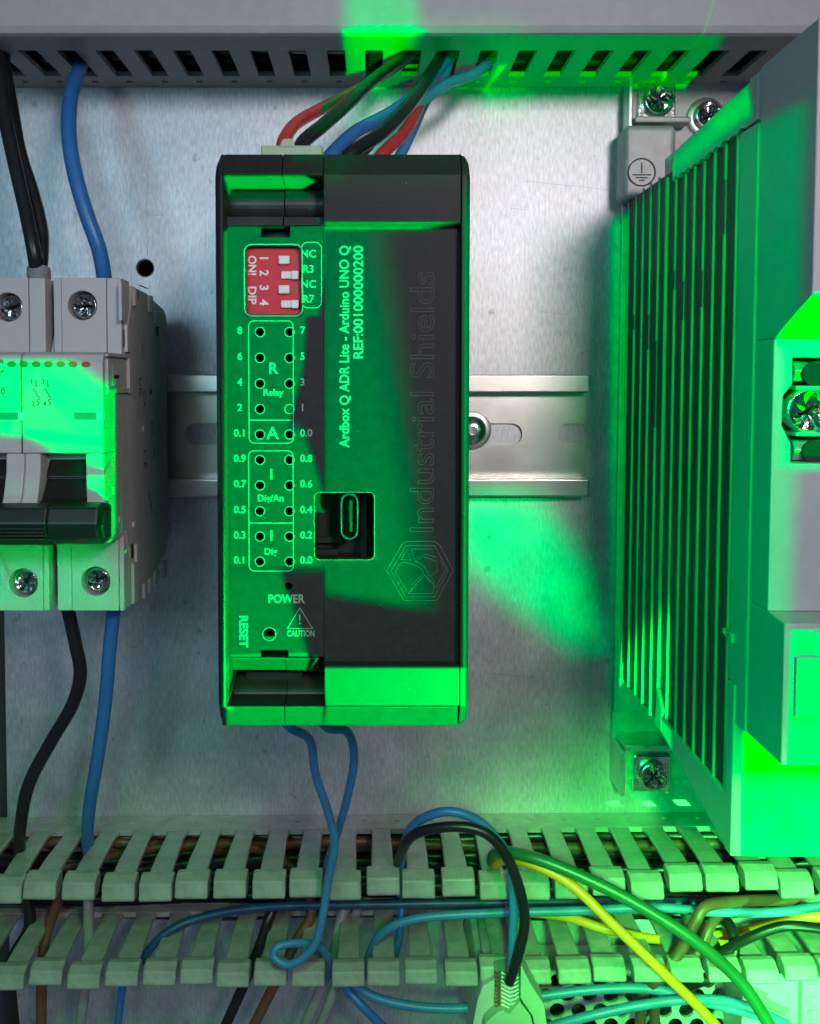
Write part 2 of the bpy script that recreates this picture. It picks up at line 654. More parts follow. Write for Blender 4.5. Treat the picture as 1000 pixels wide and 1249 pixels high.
# ------------------------------------------------------------------ DIN rail
ur1 = at(640, 457, 7.5)[1]
ur0 = at(640, 606, 7.5)[1]
rx0, rx1 = -130, at(719, 530, 7.5)[0]
rail = thing('din_rail', 'zinc plated steel mounting rail with oblong slots behind the black controller', 'rail', (0, (ur0 + ur1) / 2, 0))
prof_t = [(ur1, 6.4), (ur1, 7.5), (ur1 - 5.2, 7.5), (ur1 - 5.2, 1.5), (ur1 - 4.2, 1.5), (ur1 - 4.2, 6.4)]
MB().prism(prof_t, 'x', rx0, rx1).build('upper_flange', M['rail'], rail, 0.8, 4)
prof_b = [(ur0, 6.4), (ur0, 7.5), (ur0 + 5.2, 7.5), (ur0 + 5.2, 1.5), (ur0 + 4.2, 1.5), (ur0 + 4.2, 6.4)]
MB().prism(prof_b, 'x', rx0, rx1).build('lower_flange', M['rail'], rail, 0.8, 4)
slots = []
yc = (ur0 + ur1) / 2 + 0.2
s_end = at(637, 527, 1.5)[0]
for k in range(-8, 3):
    e = s_end + k * 27.3
    poly = rrect(e - 17.1, e, yc - 3.15, yc + 3.15, 3.1, 8)
    if e - 17.1 > rx0 and e < rx1 - .6:
        slots.append(poly)
e = s_end + 10.2
xe = at(714, 527, 1.5)[0]
cut = [(xe + .01, yc + 3.1)] + [(e + 3.1 + 3.1 * math.cos(R(a)), yc + 3.1 * math.sin(R(a))) for a in range(90, 271, 15)] + [(xe + .01, yc - 3.1)]
ux0, ux1 = ur0 + 4.25, ur1 - 4.25
outer = [(rx0, ux0), (xe, ux0), (xe, yc - 3.1)] + [(a, b) for a, b in cut[::-1]][1:-1] + [(xe, yc + 3.1), (xe, ux1), (rx0, ux1)]
MB().plate([outer] + slots, 'h', 0.35, 1.5).build('web', M['rail'], rail)
cs = at(576, 525, 3)
sw = thing('rail_screw', 'round headed screw with washer in the rail slot beside the controller', 'screw', (cs[0], cs[1], 1.5))
MB().lathe(cs, [(5.6, 1.55), (5.6, 2.3), (5.2, 2.5), (3.9, 2.55)], 32).build('washer', M['steel'], sw)
MB().lathe(cs, [(4.2, 2.5), (4.1, 3.4), (3.4, 4.6), (2.2, 5.2), (1.2, 5.3), (1.1, 4.0), (0.01, 4.0)], 32).build('head', M['screw'], sw)


# ------------------------------------------------------------------ screw head helper
def cross_screw(parent, c, r, h0, turn=0.0, name='screw'):
    """pan head with a combined cross and slot recess, its face broken into random facets to give glints"""
    mb = MB()
    mb.lathe(c, [(r, h0 - 2.4), (r, h0 - .55), (r * .93, h0 - .12), (r * .84, h0)], 28)
    s = mb.build(name, M['screw'], parent)
    rnd = random.Random(int((c[0] + 200) * 37 + (c[1] + 200) * 11))
    n = 24
    rings = [.86, .66, .44, .2]
    V, F = [], []
    for k, q in enumerate(rings):
        for i in range(n):
            t = turn + 2 * math.pi * i / n
            arm = abs(math.cos(2 * t - 2 * turn)) ** 6        # four arms of the cross
            dep = (0.0, .55, .95, 1.2)[k] * (.25 + .75 * arm) if k else 0.0
            if k and abs(math.sin(t - turn)) < .16:
                dep += .35
            V.append((c[0] + q * r * math.cos(t), c[1] + q * r * math.sin(t), h0 - dep - rnd.uniform(0, .16)))
    V.append((c[0], c[1], h0 - 1.35))
    for k in range(len(rings) - 1):
        for i in range(n):
            j = (i + 1) % n
            p, q_, r_, t_ = k * n + i, k * n + j, (k + 1) * n + j, (k + 1) * n + i
            F += [[p, q_, r_], [p, r_, t_]]
    for i in range(n):
        F.append([(len(rings) - 1) * n + i, (len(rings) - 1) * n + (i + 1) % n, len(V) - 1])
    g = MB().add(V, F).build('cross_recess', M['screw_face'], s)
    return s


# ------------------------------------------------------------------ circuit breaker
xr = -58.7
MW = 17.6
mcb = thing('circuit_breaker', 'light grey two pole circuit breaker with black toggle on the rail', 'circuit breaker', (xr - MW, -15, 2))
HTm, HF = 59.0, 76.6
uT1 = at(100, 339, HTm)[1]
uT0 = at(100, 745, HTm)[1]
uF1 = at(100, 429, HF)[1]
uF0 = at(100, 667, HF)[1]
for k in range(2):
    x1 = xr - k * (MW + .35)
    x0 = x1 - MW
    side = M['mcb_side']
    # side body behind the front, slightly narrower top and bottom towards the rail
    prof = [(uT0 + 2.2, 48), (uT0 + 2.0, 30), (uT0 + 6, 12), (uT0 + 9, 9), (uT1 - 6, 9), (uT1 - 4, 12), (uT1 - 1.2, 34), (uT1 - .8, 48), (uF1 - .5, 58), (uF1 - .5, 71), (uF0 + .5, 71), (uF0 + .5, 58)]
    MB().prism(prof, 'x', x0 + .1, x1).build('pole_body', side, mcb, 0.5)
    # terminal faces with screw holes
    g = 1.5
    for top in (True, False):
        ua_, ub_ = (uF1 - .3, uT1) if top else (uT0, uF0 + .3)
        sp = [((102, 373), (12, 375)), ((118, 708), (30, 710))][0 if top else 1][k]
        c = at(sp[0], sp[1], HTm - 1)
        xa = x0 + (g if k == 0 else 0)
        xb = x1 - (0.15 if k == 0 else 0)
        # three moulded panels side by side, divided by fine joints, the middle one with the screw well
        w_ = xb - xa
        js = [xa, xa + w_ * (.12 if top else .22), xa + w_ * (.78 if top else .92), xb]
        for i in range(3):
            a, b = js[i] + .06, js[i + 1] - .06
            pol = [(a, ua_), (b, ua_), (b, ub_), (a, ub_)]
            if i == 1:
                ci = (min(max(c[0], a + 3.6), b - 3.6), c[1])
                MB().plate([pol, circ(ci, 3.45, 28)], 'h', HTm - 7, HTm).build('terminal_panel', M['mcb'], mcb, 0.22)
                MB().box(ci[0] - 4, ci[0] + 4, ci[1] - 4, ci[1] + 4, HTm - 9.5, HTm - 7.05).build('screw_well', M['dark'], mcb)
                cross_screw(mcb, ci, 3.0, HTm - 1.7, random.uniform(0, 1.5))
                lu = (ua_ + .5, c[1] - 3.8) if not top else (c[1] + 3.8, ub_ - .5)
            else:
                MB().prism(pol, 'h', HTm - 8, HTm - .12).build('terminal_panel', M['mcb'], mcb, 0.22)
    # raised front, upper part
    uM = at(60, 553, HF)[1]
    xa = x0 + (.1 if k == 0 else 0)
    prof = [(uM, 66), (uM, HF), (uF1 - 2.2, HF), (uF1 - .6, HF - .8), (uF1, HF - 2.6), (uF1, 58), (uF1 - 4, 58)]
    MB().prism(prof, 'x', xa, x1 + .15).build('front_cover', M['mcb'], mcb, 0.3)
# right arm, centre arms, floor of the toggle pocket
xa1 = xr + .15
xarm = at(105, 600, HF)[0]
MB().prism([(uM, 60), (uM - .05, HF), (uF0 + 12, HF - .1), (uF0 + 3, HF - 1.5), (uF0, HF - 5), (uF0, 60)], 'x', xarm, xa1).build('toggle_cheek', M['mcb'], mcb, 0.3)
xc0, xc1 = at(8, 590, HF)[0], at(50, 590, HF)[0]
xm = (xc0 + xc1) / 2 + .3
um = at(30, 624, HF + 3)[1]
for a, b in ((xc0, xm - .05), (xm + .05, xc1)):
    MB().prism([(uM, 62), (uM - .05, HF + .05), (uM - 4, HF + .3), (uM - 9, HF + 2), (um + .8, HF + 3.6), (um, HF + 2.5), (um, 62)], 'x', a, b).build('toggle_arm', M['mcb'], mcb, 0.35)
MB().box(-97, xarm - .1, uF0, uM - .1, 58, 62).build('toggle_pocket', M['dark'], mcb)
# black toggles and the bar that couples them
ut0 = at(60, 668, 84)[1]
ut1 = at(60, 622, 84)[1]
for a, b in ((xc1 + .1, xarm - .25), (-96, xc0 - .1)):
    MB().prism([(uM - 1.2, 62.1), (uM - 1.0, 70.5), (uM - 5.5, 73.6), (uM - 5.7, 72.8), (uM - 10, 76.5), (ut1, 83.0), (ut0 + 1, 83.0), (ut0 + 4, 62.1)], 'x', a, b).build('toggle', M['black'], mcb, 0.3)
xb1 = at(121, 645, 84)[0]
xs = at(58, 645, 84)[0]
MB().prism([(ut0 + .3, 74), (ut0 + .1, 80), (ut0 + 2.2, 84.4), (ut0 + 5.2, 85.6), (ut1 + .6, 84.2), (ut1 + 1.2, 80), (ut1, 74)], 'x', xs + .1, xb1).build('toggle_bar', M['black'], mcb, 0.5)
MB().prism([(ut0 + .1, 74), (ut0, 80.5), (ut0 + 2.2, 84.0), (ut0 + 5.2, 85.3), (ut1 + .4, 83.8), (ut1 + 1.0, 80), (ut1, 74)], 'x', -100, xs).build('toggle_bar', M['black'], mcb, 0.4)
for i in range(4):
    uu = ut0 + 1.6 + i * .8
    MB().box(-99.5, xs - .6, uu, uu + .35, 83.2, 84.35 + .35 * i).build('grip_rib', M['black'], mcb)
MB().prism([(ut0 + 1, 78), (ut0 + 1.5, 82.5), (ut0 + 4.5, 84), (ut1 - .5, 82), (ut1 - 1, 77.5)], 'x', xb1, xb1 + .9).build('bar_end', M['black'], mcb, 0.3)
# side details on the right flank, measured on the flank's own plane


def flank(px, py):
    h = DIST - 58.7 * FOC / (PPX - px)
    return at(px, py, h)[1], h


def flank_box(px0, py0, px1, py1, t, m, name):
    (ua1, h1), (ua0, h0) = flank(px0, py0), flank(px1, py1)
    MB().box(xr - .1, xr + t, min(ua0, ua1), max(ua0, ua1), min(h0, h1), max(h0, h1)).build(name, m, mcb, 0.12)


for q in ((146, 345, 150.5, 392), (152.5, 396, 157, 430), (155, 436, 158.5, 480), (163, 352, 166, 374), (181, 360, 185, 382), (188, 378, 191, 396), (170, 348, 180, 352),
          (162, 664, 166, 686), (158, 688, 163, 732), (171, 712, 174.5, 728), (178, 706, 181, 720), (185, 696, 189, 710), (195, 686, 199, 702), (203, 640, 205.5, 652)):
    flank_box(*q, .7, M['mcb'], 'flank_rib')
for q in ((128, 432, 154, 437), (128, 474, 154, 479), (128, 437.5, 131, 473.5)):
    flank_box(*q, .8, M['mcb'], 'latch_frame')
flank_box(136, 446, 150, 470, .25, M['mcb_side'], 'flank_latch')
flank_box(138, 457, 144, 462, .35, M['dark'], 'latch_hole_shade')  # raised dark block paints the shade of a hole
for q in ((152, 402, 155.5, 424), (158, 664, 161, 680), (167, 352, 170, 366), (191, 398, 194, 410)):
    flank_box(*q, .06, M['dark'], 'flank_slot_shade')  # thin raised dark patches paint the shade of slots
for q in ((174, 523), (136, 598), (143, 634), (161, 640)):
    u_, h_ = flank(*q)
    MB().cyl((u_, h_), 1.0, xr - .2, xr + .4, 14, 0.8, axis='x').build('rivet', M['mcb'], mcb)
# printing on the front
hp = HF + .06
for i, px in enumerate((14, 29, 44, 59, 74, 89, 105)):
    c = at(px, 444.5, hp)
    pts = [(c[0] + 1.0 * math.cos(t) * (1.0 if abs(math.cos(t)) < .8 else 1.0), c[1] + .68 * math.sin(t)) for t in [2 * math.pi * j / 16 for j in range(16)]]
    MB().prism(pts, 'h', hp - .04, hp).build('print_dot', M['redink'] if i == 6 else M['orange'], mcb)
a = rect(-14, 439, 4, 455, hp)
MB().plate([[(a[0], a[2]), (a[1], a[2]), (a[1], a[3]), (a[0], a[3])], circ(at(0, 448, hp), .85)], 'h', hp - .04, hp).build('print_square', M['orange'], mcb)
mb = MB()
for t, px, py in (('1', 38.5, 466), ('3', 52.5, 466), ('2', 40.5, 493), ('4', 54.5, 493)):
    mb.add(*text_mesh(t, 1.5, px, py, hp, weight=.03))
for px in (44, 58):
    def seg(*pp):
        mb.tube([p3(x_, y_, hp) for x_, y_ in pp], .13, 5)
    seg((px - .5, 463), (px + .5, 471))
    seg((px - 4, 474), (px + 1, 480), (px + 1, 483), (px + 4, 484.5), (px + 4, 487), (px + 1, 488), (px + 1, 490), (px + 4, 491), (px + 3, 493), (px + 1, 495))
    tri = [at(px - .3, 467, hp), at(px + 2, 471.5, hp), at(px - 1, 471.5, hp)]
    mb.prism(tri, 'h', hp - .04, hp)
mb.add(*text_mesh('0', 1.9, 3.5, 478, hp, weight=.03))
a = rect(-20, 472.5, 9, 484, hp)
mb.plate([[(a[0], a[2]), (a[1], a[2]), (a[1], a[3]), (a[0], a[3])], [(a[0] + .12, a[2] + .12), (a[1] - .12, a[2] + .12), (a[1] - .12, a[3] - .12), (a[0] + .12, a[3] - .12)]], 'h', hp - .04, hp)
mb.build('front_print', M['ink'], mcb)
for (q0, q1) in ((90.5, 118), (-20, 22)):
    a = rect(q0, 503, q1, 512, HF)
    MB().box(a[0], a[1], a[2], a[3], HF - 1, HF + .05).build('indicator_window', M['window'], mcb)
    b = rect(q1, 503, q1 + 7, 512, HF)
    MB().box(b[0] + .05, b[1], b[2], b[3], HF - 1, HF + .08).build('window_catch', M['white'], mcb)
# markings on the flank, reading along the side
mb = MB()


def flank_text(t, size, u, h, rot=-90):
    V, F = text_mesh(t, size, 455, 515, 0, weight=.03)
    x_, u_ = at(455, 515, 0)
    out = []
    for vx, vu, vh in V:
        lx, ly = vx - x_, vu - u_
        cr, sr = math.cos(R(rot)), math.sin(R(rot))
        # on the right flank, looking along -x: right = -h direction, up = u
        rx, ru = lx * cr - ly * sr, lx * sr + ly * cr
        out.append((xr + .04 + vh * .5, u + ru, h - rx))
    mb.add(out, F)


for t_, sz, q_, rt in (('UK', 3.6, (171, 472), -90), ('CA', 3.6, (176, 487), -90), ('CE', 4.6, (176, 560), -90), ('\u0394', 3.6, (184, 478), -90), ('?', 5, (174, 428), 0), ('25A', 2.4, (185, 522), -90),
                       ('70', 2.4, (187, 553), -90), ('10 000', 2.6, (182, 612), -60)):
    u_, h_ = flank(*q_)
    flank_text(t_, sz, u_, h_, rt)
mb.build('flank_print', M['ink'], mcb)

# ------------------------------------------------------------------ controller
HP = 115.0
HL = 112.2      # front foil
plc = thing('controller', 'tall black industrial controller with red switch block and USB opening', 'controller', (0, -10, 8))
xo0, xo1 = rect(259, 189, 574, 884, HP)[:2]
uo1 = at(415, 188, 112.9)[1]
uo0 = at(415, 885, 112.4)[1]
px_ = lambda p, y=540, h=HP: at(p, y, h)[0]
py_ = lambda p, x=415, h=HP: at(x, p, h)[1]
xw0 = px_(275)          # inner edge of left wall
xw1 = px_(561)
xsplit = px_(395)
xseam = px_(345)
U = {k: py_(k) for k in (189, 213, 231, 266, 275, 800, 790, 809, 812, 861, 884)}
U[231] = py_(231, 330, 108.2); U[266] = py_(265, 330, 111); U[275] = py_(275.5, 330, 112.6)
UR = py_(275, 480, HP)
U[884] = uo0
U[801] = py_(801.5, 330, HL); U[818] = py_(817, 330, 109.2)
# lower shell
MB().prism(rrect(xo0 + .4, xo1 - .4, uo0 + .5, uo1 - .5, 2, 4), 'h', 9, 96).build('lower_shell', M['plc'], plc, 0.4)
# side walls of the front frame
def wall_loft(prof, name):
    mb = MB()
    secs = [(uo0 + .05, 112.0, 1.0), (uo0 + .5, 112.4, .45), (uo0 + 1.3, 113.4, .12), (U[861], HP, 0), (U[213], HP, 0), (uo1 - 2.0, 114.2, .15), (uo1 - .9, 113.6, .5), (uo1 - .3, 113.2, .95), (uo1 - .02, 112.8, 1.5)]
    V, F = [], []
    n = len(prof)
    sg = 1 if prof[0][0] < 0 else -1
    for u_, hm, ins in secs:
        for x_, h_ in prof:
            if abs(x_) > abs(xo0) - .9 or abs(x_ - xo1) < .9:
                x_ = x_ + sg * ins
            V.append((x_, u_, h_ - max(0, (h_ - 100) / 15) * (HP - hm)))
    for i in range(len(secs) - 1):
        for k in range(n):
            j = (k + 1) % n
            F.append([i * n + k, i * n + j, (i + 1) * n + j, (i + 1) * n + k])
    F.append(list(range(n))[::-1])
    F.append([(len(secs) - 1) * n + k for k in range(n)])
    mb.add(V, F)
    return mb.build(name, M['plc'], plc, 0.5, 3)


wall_loft([(xo0, 90), (xo0 + .1, 109), (xo0 + .5, 113), (xo0 + 1.5, HP), (xw0 - .2, HP), (xw0 + .35, HL - 1), (xw0 + .35, 90)], 'left_wall')
wall_loft([(xo1, 90), (xo1, 112), (xo1 - .3, 114.4), (xo1 - .8, HP), (xw1 + .2, HP), (xw1, HL - 1), (xw1, 90)], 'right_wall')
# top strip, right of the clip
MB().prism([(uo1, 90), (uo1 - .02, 109), (uo1 - .04, 112.9), (U[213], HP), (UR + .35, HP), (UR - .1, HL - 1), (UR - .1, 90)], 'x', xsplit, xw1 + .05).build('top_strip', M['plc'], plc, 0.25, 3)
# top clip, two pieces divided at the seam
for a, b, d in ((xw0 - .2, xseam - .06, 0.0), (xseam + .06, xsplit - .05, 0.35)):
    MB().prism([(uo1, 90), (uo1 - .02, 109), (uo1 - .04, 112.9), (U[213] + .1, HP - d * .3), (U[213] - .25, HP - .4), (U[231], 108.2), (U[231] - .3, 107), (U[231] - .3, 90)], 'x', a, b).build('clip_slope', M['plc'], plc, 0.15)
    cu_, rr = (U[231] + U[266]) / 2 - .1, (U[231] - U[266]) / 2 + .1
    arc = [(cu_ + rr * math.cos(R(t)), 107.0 + d + rr * .95 * math.sin(R(t))) for t in range(0, 181, 12)]
    MB().prism(arc + [(cu_ - rr, 96), (cu_ + rr, 96)], 'x', a + .1, b - .05).build('clip_roller', M['clip'], plc)
    MB().prism([(U[266] - .15, 96), (U[266] - .15, 112.6 - d), (U[275] + d * .3, 113.0 - d), (U[275] + d * .3, 96)], 'x', a, b).build('clip_ledge', M['clip'], plc, 0.12)
# bottom block and rim
MB().prism([(U[812], 90), (U[812], HP - .2), (U[812] - .2, HP), (U[861], HP), (U[861], 90)], 'x', xsplit, xw1 + .05).build('bottom_block', M['plc'], plc, 0.2, 3)
for a, b in ((xw0 - 1.2, xseam - .05), (xseam + .05, xw1 - .2)):
    MB().prism([(U[861] - .05, 90), (U[861] - .05, HP - .3), (U[861] - .25, HP - .1), (U[884] + .3, 113.0), (U[884], 112.2), (U[884], 90)], 'x', a, b).build('bottom_rim', M['plc'], plc, 0.25, 3)
for a, b, d in ((xw0 + .2, xseam - .05, 0), (xseam + .05, xsplit - 1.2, .3)):
    MB().prism([(U[801], 100), (U[801], HL + .05 + d), (U[801] - .3, HL + .1 + d), (U[818], 109.2 + d), (U[818], 100)], 'x', a, b).build('clip_ledge', M['plc'], plc, 0.12)
u1_, u0_ = U[818], U[861]
for a, b in ((xw0 + .2, xseam - .05), (xseam + .05, xsplit - .1)):
    prof = [(u1_ - .1, 97), (u1_ - .1, 103), (u1_ - 2.0, 103.5)] + [(u1_ - 2.0 - (u1_ - 2.0 - u0_ - .2) * t, 104.8 + 4.2 * math.sin(R(90 * t))) for t in (.1, .25, .4, .55, .7, .85, 1.0)] + [(u0_ + .05, 97)]
    MB().prism(prof, 'x', a, b).build('clip_roller', M['clip'], plc)
a = rect(300, 820, 368, 838, 106)
MB().box(a[0], a[1], a[2], a[3], 103, 106.2).build('clip_gap', M['dark'], plc)
# front foil: left panel with all its openings
NUM_Y = (405, 436.5, 468, 499, 530, 561, 592, 623.5, 654.5, 685)
xL0, xL1, uL0, uL1 = rect(277.5, 276, 394.6, 801, HL)
usb = rect(383, 600, 457, 683, HL)
ntop = rect(318, 270, 354, 289.5, HL)
nbot = rect(318, 793, 352, 805, HL)
outer = [(xL0, uL0), (nbot[0], uL0), (nbot[0], nbot[3]), (nbot[1], nbot[3]), (nbot[1], uL0), (xL1, uL0),
         (xL1, usb[2]), (usb[0] + .8, usb[2])] + [(usb[0] + 1 - 1 * math.sin(R(t)), usb[2] + 1 - 1 * math.cos(R(t))) for t in (30, 60, 90)] + \
        [(usb[0] + 1 - 1 * math.cos(R(t)), usb[3] - 1 + 1 * math.sin(R(t))) for t in (0, 30, 60, 90)] + [(xL1, usb[3]), (xL1, uL1),
         (ntop[1], uL1), (ntop[1], ntop[2]), (ntop[0], ntop[2]), (ntop[0], uL1), (xL0, uL1)]
holes = []
dip = rect(300, 300, 367, 383.5, HL)
holes.append(rrect(dip[0], dip[1], dip[2], dip[3], 1.1))
for i, y in enumerate(NUM_Y):
    holes.append(circ(at(317, y, HL), .78, 18))
    if i != 3:
        holes.append(circ(at(353, y, HL), .78, 18))
holes.append(circ(at(352, 715, HL), .72, 18))
holes.append(circ(at(328.5, 773.5, HL), 1.12, 22))
MB().plate([outer] + holes, 'h', HL - .7, HL).build('front_foil', M['label'], plc)
# right panel
xR0, xR1, uR0, uR1 = rect(395.2, 277, 559.5, 810.5, HL)
rr = 1.6
outer = [(xR0, uR0)] + [(xR1 - .8 + .8 * math.sin(R(t)), uR0 + .8 - .8 * math.cos(R(t))) for t in (0, 30, 60, 90)] + \
        [(xR1 - rr + rr * math.cos(R(t)), uR1 - rr + rr * math.sin(R(t))) for t in (0, 22, 45, 67, 90)] + [(xR0, uR1), (xR0, usb[3])] + \
        [(usb[1] - 1 + 1 * math.sin(R(t)), usb[3] - 1 + 1 * math.cos(R(t))) for t in (0, 30, 60, 90)] + \
        [(usb[1] - 1 + 1 * math.cos(R(t)), usb[2] + 1 - 1 * math.sin(R(t))) for t in (0, 30, 60, 90)] + [(xR0, usb[2])]
MB().plate([outer], 'h', HL - 1.0, HL + .12).build('front_foil', M['label'], plc)
# inside behind the openings, coloured near-black for its shade
MB().box(xw0 + .5, usb[0] - 1.0, U[800] + 1, U[275] - .5, 96.2, 108.2).build('inner_board', M['dark'], plc)
MB().box(usb[1] + .5, xw1 - .2, U[812] + .5, U[275] - .3, 96.2, 110.8).build('inner_board', M['dark'], plc)
MB().box(usb[0] - .9, usb[1] + .4, uL0, uL1, 96.2, 99).build('inner_board', M['dark'], plc)
MB().box(usb[0] - .9, usb[1] + .4, usb[2] - 3, usb[2] - 1.0, 99.1, 110.8).build('inner_wall', M['dark'], plc)
MB().box(usb[0] - .9, usb[1] + .4, usb[3] + 1.0, usb[3] + 3, 99.1, 110.8).build('inner_wall', M['dark'], plc)
# USB socket standing in its opening
a = rect(415.5, 602, 437, 658, 107)
so = rrect(a[0], a[1], a[2], a[3], (a[1] - a[0]) / 2 - .02, 8)
si = rrect(a[0] + .28, a[1] - .28, a[2] + .28, a[3] - .28, (a[1] - a[0]) / 2 - .32, 8)
us = MB().plate([so, si], 'h', 99.1, 107).build('usb_socket', M['screw'], plc)
MB().box((a[0] + a[1]) / 2 - .1, (a[0] + a[1]) / 2 + .55, a[2] + 1.3, a[3] - 1.3, 99.1, 106.3).build('socket_tongue', M['black'], us, 0.1)
MB().box(a[0] + .2, a[1] - .2, a[2] + .3, a[3] - .3, 99.05, 101).build('socket_floor', M['dark'], us)
b = rect(440, 600, 447, 683, 104)
MB().box(b[0], b[1], usb[2] - .9, usb[3] + .9, 99.1, 104).build('circuit_board_edge', M['dark'], plc)
b = rect(386, 655, 417, 662, 101)
MB().box(b[0], b[1], b[2], b[3], 99.1, 101).build('pin_strip', M['dark'], plc)
b = rect(386, 670, 412, 678, 101)
MB().box(b[0], b[1], b[2], b[3], 99.1, 101).build('pin_strip', M['dark'], plc)
# light pipe that fills one indicator hole
MB().cyl(at(353, 499, HL), .74, 109, HL - .05, 18).build('light_pipe', M['window'], plc)

# red switch block
sb = rect(299, 299, 367, 384, 110.6)
dp = MB().box(sb[0], sb[1] - 0.1, sb[2], sb[3], 108.3, 110.6).build('dip_switch', M['red'], plc)
HD = 110.66
mb = MB()
for t, y in (('1', 315), ('2', 333), ('3', 351), ('4', 369)):
    mb.add(*text_mesh(t, 2.2, 321.5, y, HD, -90, weight=.05))
mb.add(*text_mesh('ON\u2193', 2.1, 307, 321, HD, -90, weight=.05, fit=3.7) if False else text_mesh('ON!', 2.1, 307, 324, HD, -90, weight=.05, fit=3.5))
mb.add(*text_mesh('DIP', 2.1, 307, 360, HD, -90, weight=.05, fit=3.2))
mb.build('switch_print', M['white'], dp)
for i, y in enumerate((317, 335.5, 353, 371)):
    a = rect(340 if i % 2 == 0 else 343, y - 5, 365, y + 5, HD)
    MB().box(a[0], a[1] - .2, a[2], a[3], 110.2, 110.64).build('slider_slot', M['redink'], dp)
    if i % 2 == 0:
        a = rect(339.5, y - 5.2, 353, y + 5.2, 111.4)
        MB().box(a[0], a[1], a[2], a[3], 110.3, 111.5).build('slider', M['white'], dp, 0.2)
    else:
        a = rect(342.5, y - 4.6, 356, y + 4.6, 111.2)
        MB().box(a[0], a[1], a[2], a[3], 110.3, 111.2).build('slider', M['white'], dp, 0.2)
        a = rect(355, y - 5.2, 364, y + 5.2, 111.6)
        MB().box(a[0], a[1], a[2], a[3], 110.3, 111.7).build('slider', M['white'], dp, 0.2)

# printing on the foil
HPm = HL + .05
mb = MB()
for t, y in zip(('8', '6', '4', '2', '0.1', '0.9', '0.7', '0.5', '0.3', '0.1'), NUM_Y):
    mb.add(*text_mesh(t, 1.85, 292.5, y - 1.5, HPm, weight=.03))
for t, y in zip(('7', '5', '3', '1', '0.0', '0.8', '0.6', '0.4', '0.2', '0.0'), NUM_Y):
    mb.add(*text_mesh(t, 1.85, 369 if len(t) == 1 else 373.5, y - 1.5, HPm, weight=.03))
for t, s, x, y in (('R', 2.9, 333, 450), ('Relay', 1.7, 333, 479), ('A', 3.2, 332.5, 529), ('I', 2.8, 331, 579), ('Dig/An', 1.7, 330, 608), ('I', 2.8, 331, 654), ('Dig', 1.7, 330, 673),
                   ('NC', 1.9, 376, 310), ('R3', 1.9, 376, 328.5), ('NC', 1.9, 376, 347), ('R7', 1.9, 376, 365)):
    mb.add(*text_mesh(t, s, x, y, HPm, weight=.03))
mb.add(*text_mesh('POWER', 2.2, 349, 731, HPm, weight=.05, fit=6.6))
mb.add(*text_mesh('CAUTION', 1.6, 367, 773, HPm, weight=.03, fit=5.0))
mb.add(*text_mesh('RESET', 2.2, 296.5, 770, HPm, -90, weight=.04, fit=5.8))
mb.build('panel_lettering', M['print'], plc)
mb = MB()
mb.add(*text_mesh('Ardbox Q ADR Lite - Arduino UNO Q', 2.45, 420.5, 423, HPm + .12, 90, weight=.05, fit=36.3))
mb.add(*text_mesh('REF:001000000200', 2.45, 437.5, 369, HPm + .12, 90, weight=.05, fit=20.2))
mb.build('model_lettering', M['print'], plc)


def outline(mb, poly, h, w=.13):
    n = len(poly)
    c = [Vector((a, b)) for a, b in poly]
    inn = []
    area2 = sum(c[i].x * c[(i + 1) % n].y - c[(i + 1) % n].x * c[i].y for i in range(n))
    sg = 1 if area2 > 0 else -1
    for i in range(n):
        d1 = (c[i] - c[i - 1]).normalized()
        d2 = (c[(i + 1) % n] - c[i]).normalized()
        nn = Vector((-d1.y, d1.x)) + Vector((-d2.y, d2.x))
        nn = nn.normalized() * (w / max(.5, math.cos(d1.angle(d2) / 2))) * sg
        p = c[i] + nn
        inn.append((p.x, p.y))
    mb.plate([poly, inn], 'h', h - .04, h)


mb = MB()
for (x0, y0, x1, y1) in ((303, 391, 358, 541), (303, 549.5, 358, 697)):
    a = rect(x0, y0, x1, y1, HPm)
    outline(mb, rrect(a[0], a[1], a[2], a[3], 1.0), HPm)
for y in (512.5, 638):
    a = rect(304, y - .5, 357.5, y + .5, HPm)
    mb.box(a[0], a[1], a[2], a[3], HPm - .04, HPm)
a = rect(367.5, 295, 392.5, 376, HPm)
outline(mb, rrect(a[0], a[1], a[2], a[3], 1.2), HPm)
a = rect(297.5, 297.5, 369.5, 386, HPm)
outline(mb, rrect(a[0], a[1], a[2], a[3], 1.4), HPm, .2)
a = rect(349.5, 741, 382, 767, HPm)
outline(mb, [(a[0], a[2]), (a[1], a[2]), ((a[0] + a[1]) / 2, a[3])], HPm, .12)
mb.add(*text_mesh('!', 2.6, 365.5, 756, HPm))
for y in NUM_Y:
    for x in (317, 353):
        mb.lathe(at(x, y, HL), [(.78, HL - .02), (.80, HL + .04), (.92, HL + .04), (.94, HL - .02)], 18)
mb.lathe(at(328.5, 773.5, HL), [(1.12, HL - .02), (1.14, HL + .04), (1.26, HL + .04), (1.28, HL - .02)], 22)
mb.build('panel_frames', M['print'], plc)
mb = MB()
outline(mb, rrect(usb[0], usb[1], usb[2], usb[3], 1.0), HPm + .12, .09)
mb.build('port_edge_highlight', M['print'], plc)  # pale outline paints the highlight on the opening's chamfered edge
# etched maker's name and emblem
mb = MB()
He = HL + .13
mb.add(*text_mesh('Industrial Shields', 6.1, 516, 652, He, 90, outline=.055, align='LEFT', fit=47))


def pl(*pp, closed=False, r=.07):
    q = [p3(x_, y_, He) for x_, y_ in pp]
    if closed:
        q.append(q[0])
    mb.tube(q, r, 4)


def zc(*pp):      # points measured in the enlarged crop of the emblem (7.143 per pixel, origin 440,640)
    return [(440 + a / 7.143, 640 + b / 7.143) for a, b in pp]


